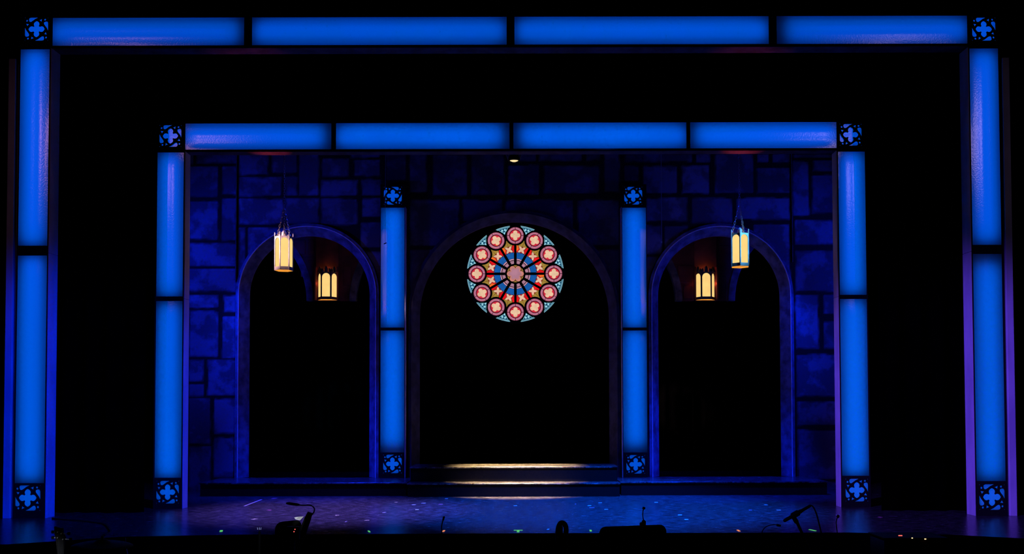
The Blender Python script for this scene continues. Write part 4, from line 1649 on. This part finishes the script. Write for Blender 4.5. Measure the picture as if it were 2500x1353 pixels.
tube(bm, smooth_path([B, pit(1986, 1239, Ym), pit(1993, 1254, Ym), pit(1999, 1276, Ym), pit(2004, 1298, Ym), pit(2012, 1345, Ym), Vector((pit(2014, 1400, Ym).x, Ym, PITZ + 0.3)), Vector((e.x + 0.05, Ym, PITZ + 0.05))], 6), 0.0062, 8)
obj('cable', bm, M['cable'], t)
gooseneck('small black gooseneck microphone arching right, left of the large microphone', [(1901, 1283), (1890, 1281), (1876, 1284), (1866, 1290), (1860, 1302), (1858, 1325)], 0.0042, 0.04, headr=0.010, Y=Ym)
gooseneck('small upright gooseneck microphone at the far right of the deck pool', [(2046, 1261), (2042, 1272), (2042, 1284), (2044, 1300), (2045, 1330)], 0.0045, 0.028, headr=0.012, Y=Ym)

# headstock of a string bass at lower left
Yb = -4.0
t = thing('bass_headstock', 'headstock of a string bass with silver tuners at lower left', 'string bass', (pit(150, 1340, Yb).x, Yb, PITZ))
q = [pit(x, y, Yb) for x, y in ((132, 1286), (142, 1289), (151, 1290), (152, 1302), (157, 1312), (156, 1353), (160, 1420), (142, 1420), (140, 1353), (136, 1318), (133, 1302))]
bm = bmesh.new()
prism(bm, [(p.x, p.z) for p in q], Yb, Yb + 0.03)
obj('neck', bm, M['pitblack'], t)
for (x, y, dx) in ((142, 1299, -14), (151, 1303, 14), (142, 1313, -14), (155, 1317, 14)):
    p = pit(x, y, Yb)
    bm = bmesh.new()
    lathe(bm, [(0.005, 0), (0.005, 0.012), (0.003, 0.016)], (p.x, Yb, p.z), 10, Vector((0, -1, 0)))
    tube(bm, [(p.x, Yb + 0.015, p.z), (p.x + dx * 0.0036, Yb + 0.015, p.z - 0.004)], 0.004, 6)
    k = p.x + dx * 0.0036
    tn = obj('tuner', bm, M['nickel'], t)
    bm = bmesh.new()
    box(bm, k - 0.012, k + 0.012, Yb + 0.008, Yb + 0.022, p.z - 0.015, p.z + 0.010, 0.004)
    obj('tuner_key', bm, M['pitblack'], tn)
for k in range(4):
    bm = bmesh.new()
    x0 = pit(143.5 + 3.2 * k, 1316, Yb).x
    x1 = pit(146.0 + 3.6 * k, 1420, Yb).x
    tube(bm, [(x0, Yb - 0.006, pit(144, 1317, Yb).z), (x1, Yb - 0.006, pit(150, 1420, Yb).z)], 0.0011, 5)
    obj('string', bm, M['chain'], t)
bm = bmesh.new()
p = pit(150, 1420, Yb)
prof = [(p.x - 0.03, p.z + 0.02), (p.x + 0.03, p.z + 0.02), (p.x + 0.2, p.z - 0.25), (p.x + 0.14, p.z - 0.45), (p.x + 0.26, PITZ + 0.05), (p.x + 0.15, PITZ), (p.x - 0.15, PITZ), (p.x - 0.26, PITZ + 0.05), (p.x - 0.14, p.z - 0.45), (p.x - 0.2, p.z - 0.25)]
prism(bm, prof, Yb + 0.01, Yb + 0.16)
obj('body', bm, M['redwood'], t)

# cymbal on its stand, lower left
cp = pit(250, 1330, -5.0)
t = thing('cymbal', 'dark cymbal on a stand at lower left beside the string bass', 'cymbal', (cp.x, -5.0, PITZ))
bm = bmesh.new()
lathe(bm, [(0.20, -0.012), (0.205, -0.010), (0.16, 0.004), (0.06, 0.016), (0.035, 0.034), (0.012, 0.042)], (cp.x, -5.0, cp.z), 36, Vector((0.05, -0.05, 1)))
obj('disc', bm, M['pitblack'], t, smooth=True)
bm = bmesh.new()
tube(bm, [(cp.x, -5.0, cp.z + 0.06), (cp.x, -5.0, PITZ + 0.15)], 0.010, 8)
obj('pole', bm, M['steel'], t)
bm = bmesh.new()
tripod(bm, cp.x, -5.0, PITZ, 0.3)
obj('tripod_base', bm, M['steel'], t)
bm = bmesh.new()
hp = pit(306, 1318, -3.6)
t = thing('microphone_stand', 'chrome microphone stand right of the dark cymbal', 'microphone stand', (hp.x, -3.6, PITZ))
bm = bmesh.new()
tube(bm, [pit(305, 1314, -3.6), pit(306, 1335, -3.6), pit(309, 1353, -3.6), (pit(309, 1360, -3.6).x, -3.6, PITZ + 0.15)], [0.007, 0.008, 0.013, 0.012], 10)
obj('pole', bm, M['steel'], t)
bm = bmesh.new()
tripod(bm, pit(309, 1360, -3.6).x, -3.6, PITZ, 0.25)
obj('tripod_base', bm, M['pitblack'], t)

# cable lying across the deck at left, dropping over the stage edge
pts = [PF(x, y, 0.01) for x, y in ((128, 1266), (160, 1269), (200, 1272), (240, 1277), (260, 1281), (268, 1290), (272, 1299))]
pts += [Vector((pts[-1].x + 0.05, pts[-1].y - 0.25, 0.012))]
bm = bmesh.new()
tube(bm, smooth_path(pts, 6), 0.012, 8)
tag(obj('cable', bm, M['cable']), 'black cable lying across the dark deck at lower left', 'cable')

# dark lacquered case at lower right
Yk = -4.0
a, b = pit(2160, 1312, Yk), pit(2312, 1316, Yk)
t = thing('equipment_case', 'dark reddish case with small glowing red and white dots, lower right', 'case', ((a.x + b.x) / 2, Yk, PITZ))
bm = bmesh.new()
box(bm, a.x, b.x, Yk, Yk + 0.35, a.z - 0.22, a.z - 0.02, 0.012)
for x in (a.x + 0.03, b.x - 0.03):
    box(bm, x - 0.025, x + 0.025, Yk + 0.05, Yk + 0.30, PITZ, a.z - 0.22)
obj('cabinet', bm, M['redwood'], t)
bm = bmesh.new()
box(bm, a.x - 0.01, b.x + 0.01, Yk - 0.01, Yk + 0.36, a.z - 0.02, a.z - 0.005, 0.004)
obj('lid', bm, M['pitblack'], t)
for x, y, L, mm in ((2198, 1304, 9, 'glow_orange'), (2227, 1310, 3, 'tape_white'), (2259, 1312.5, 4, 'tape_white')):
    q = pit(x, y + 4, Yk - 0.012)
    bm = bmesh.new()
    w_ = L / 600
    box(bm, q.x - w_, q.x + w_, Yk - 0.016, Yk - 0.010, q.z - 0.004, q.z + 0.004)
    obj('glow_dot', bm, M['led'] if mm == 'glow_orange' else M['lens'], t)  # small emissive dots along the front edge of the lid
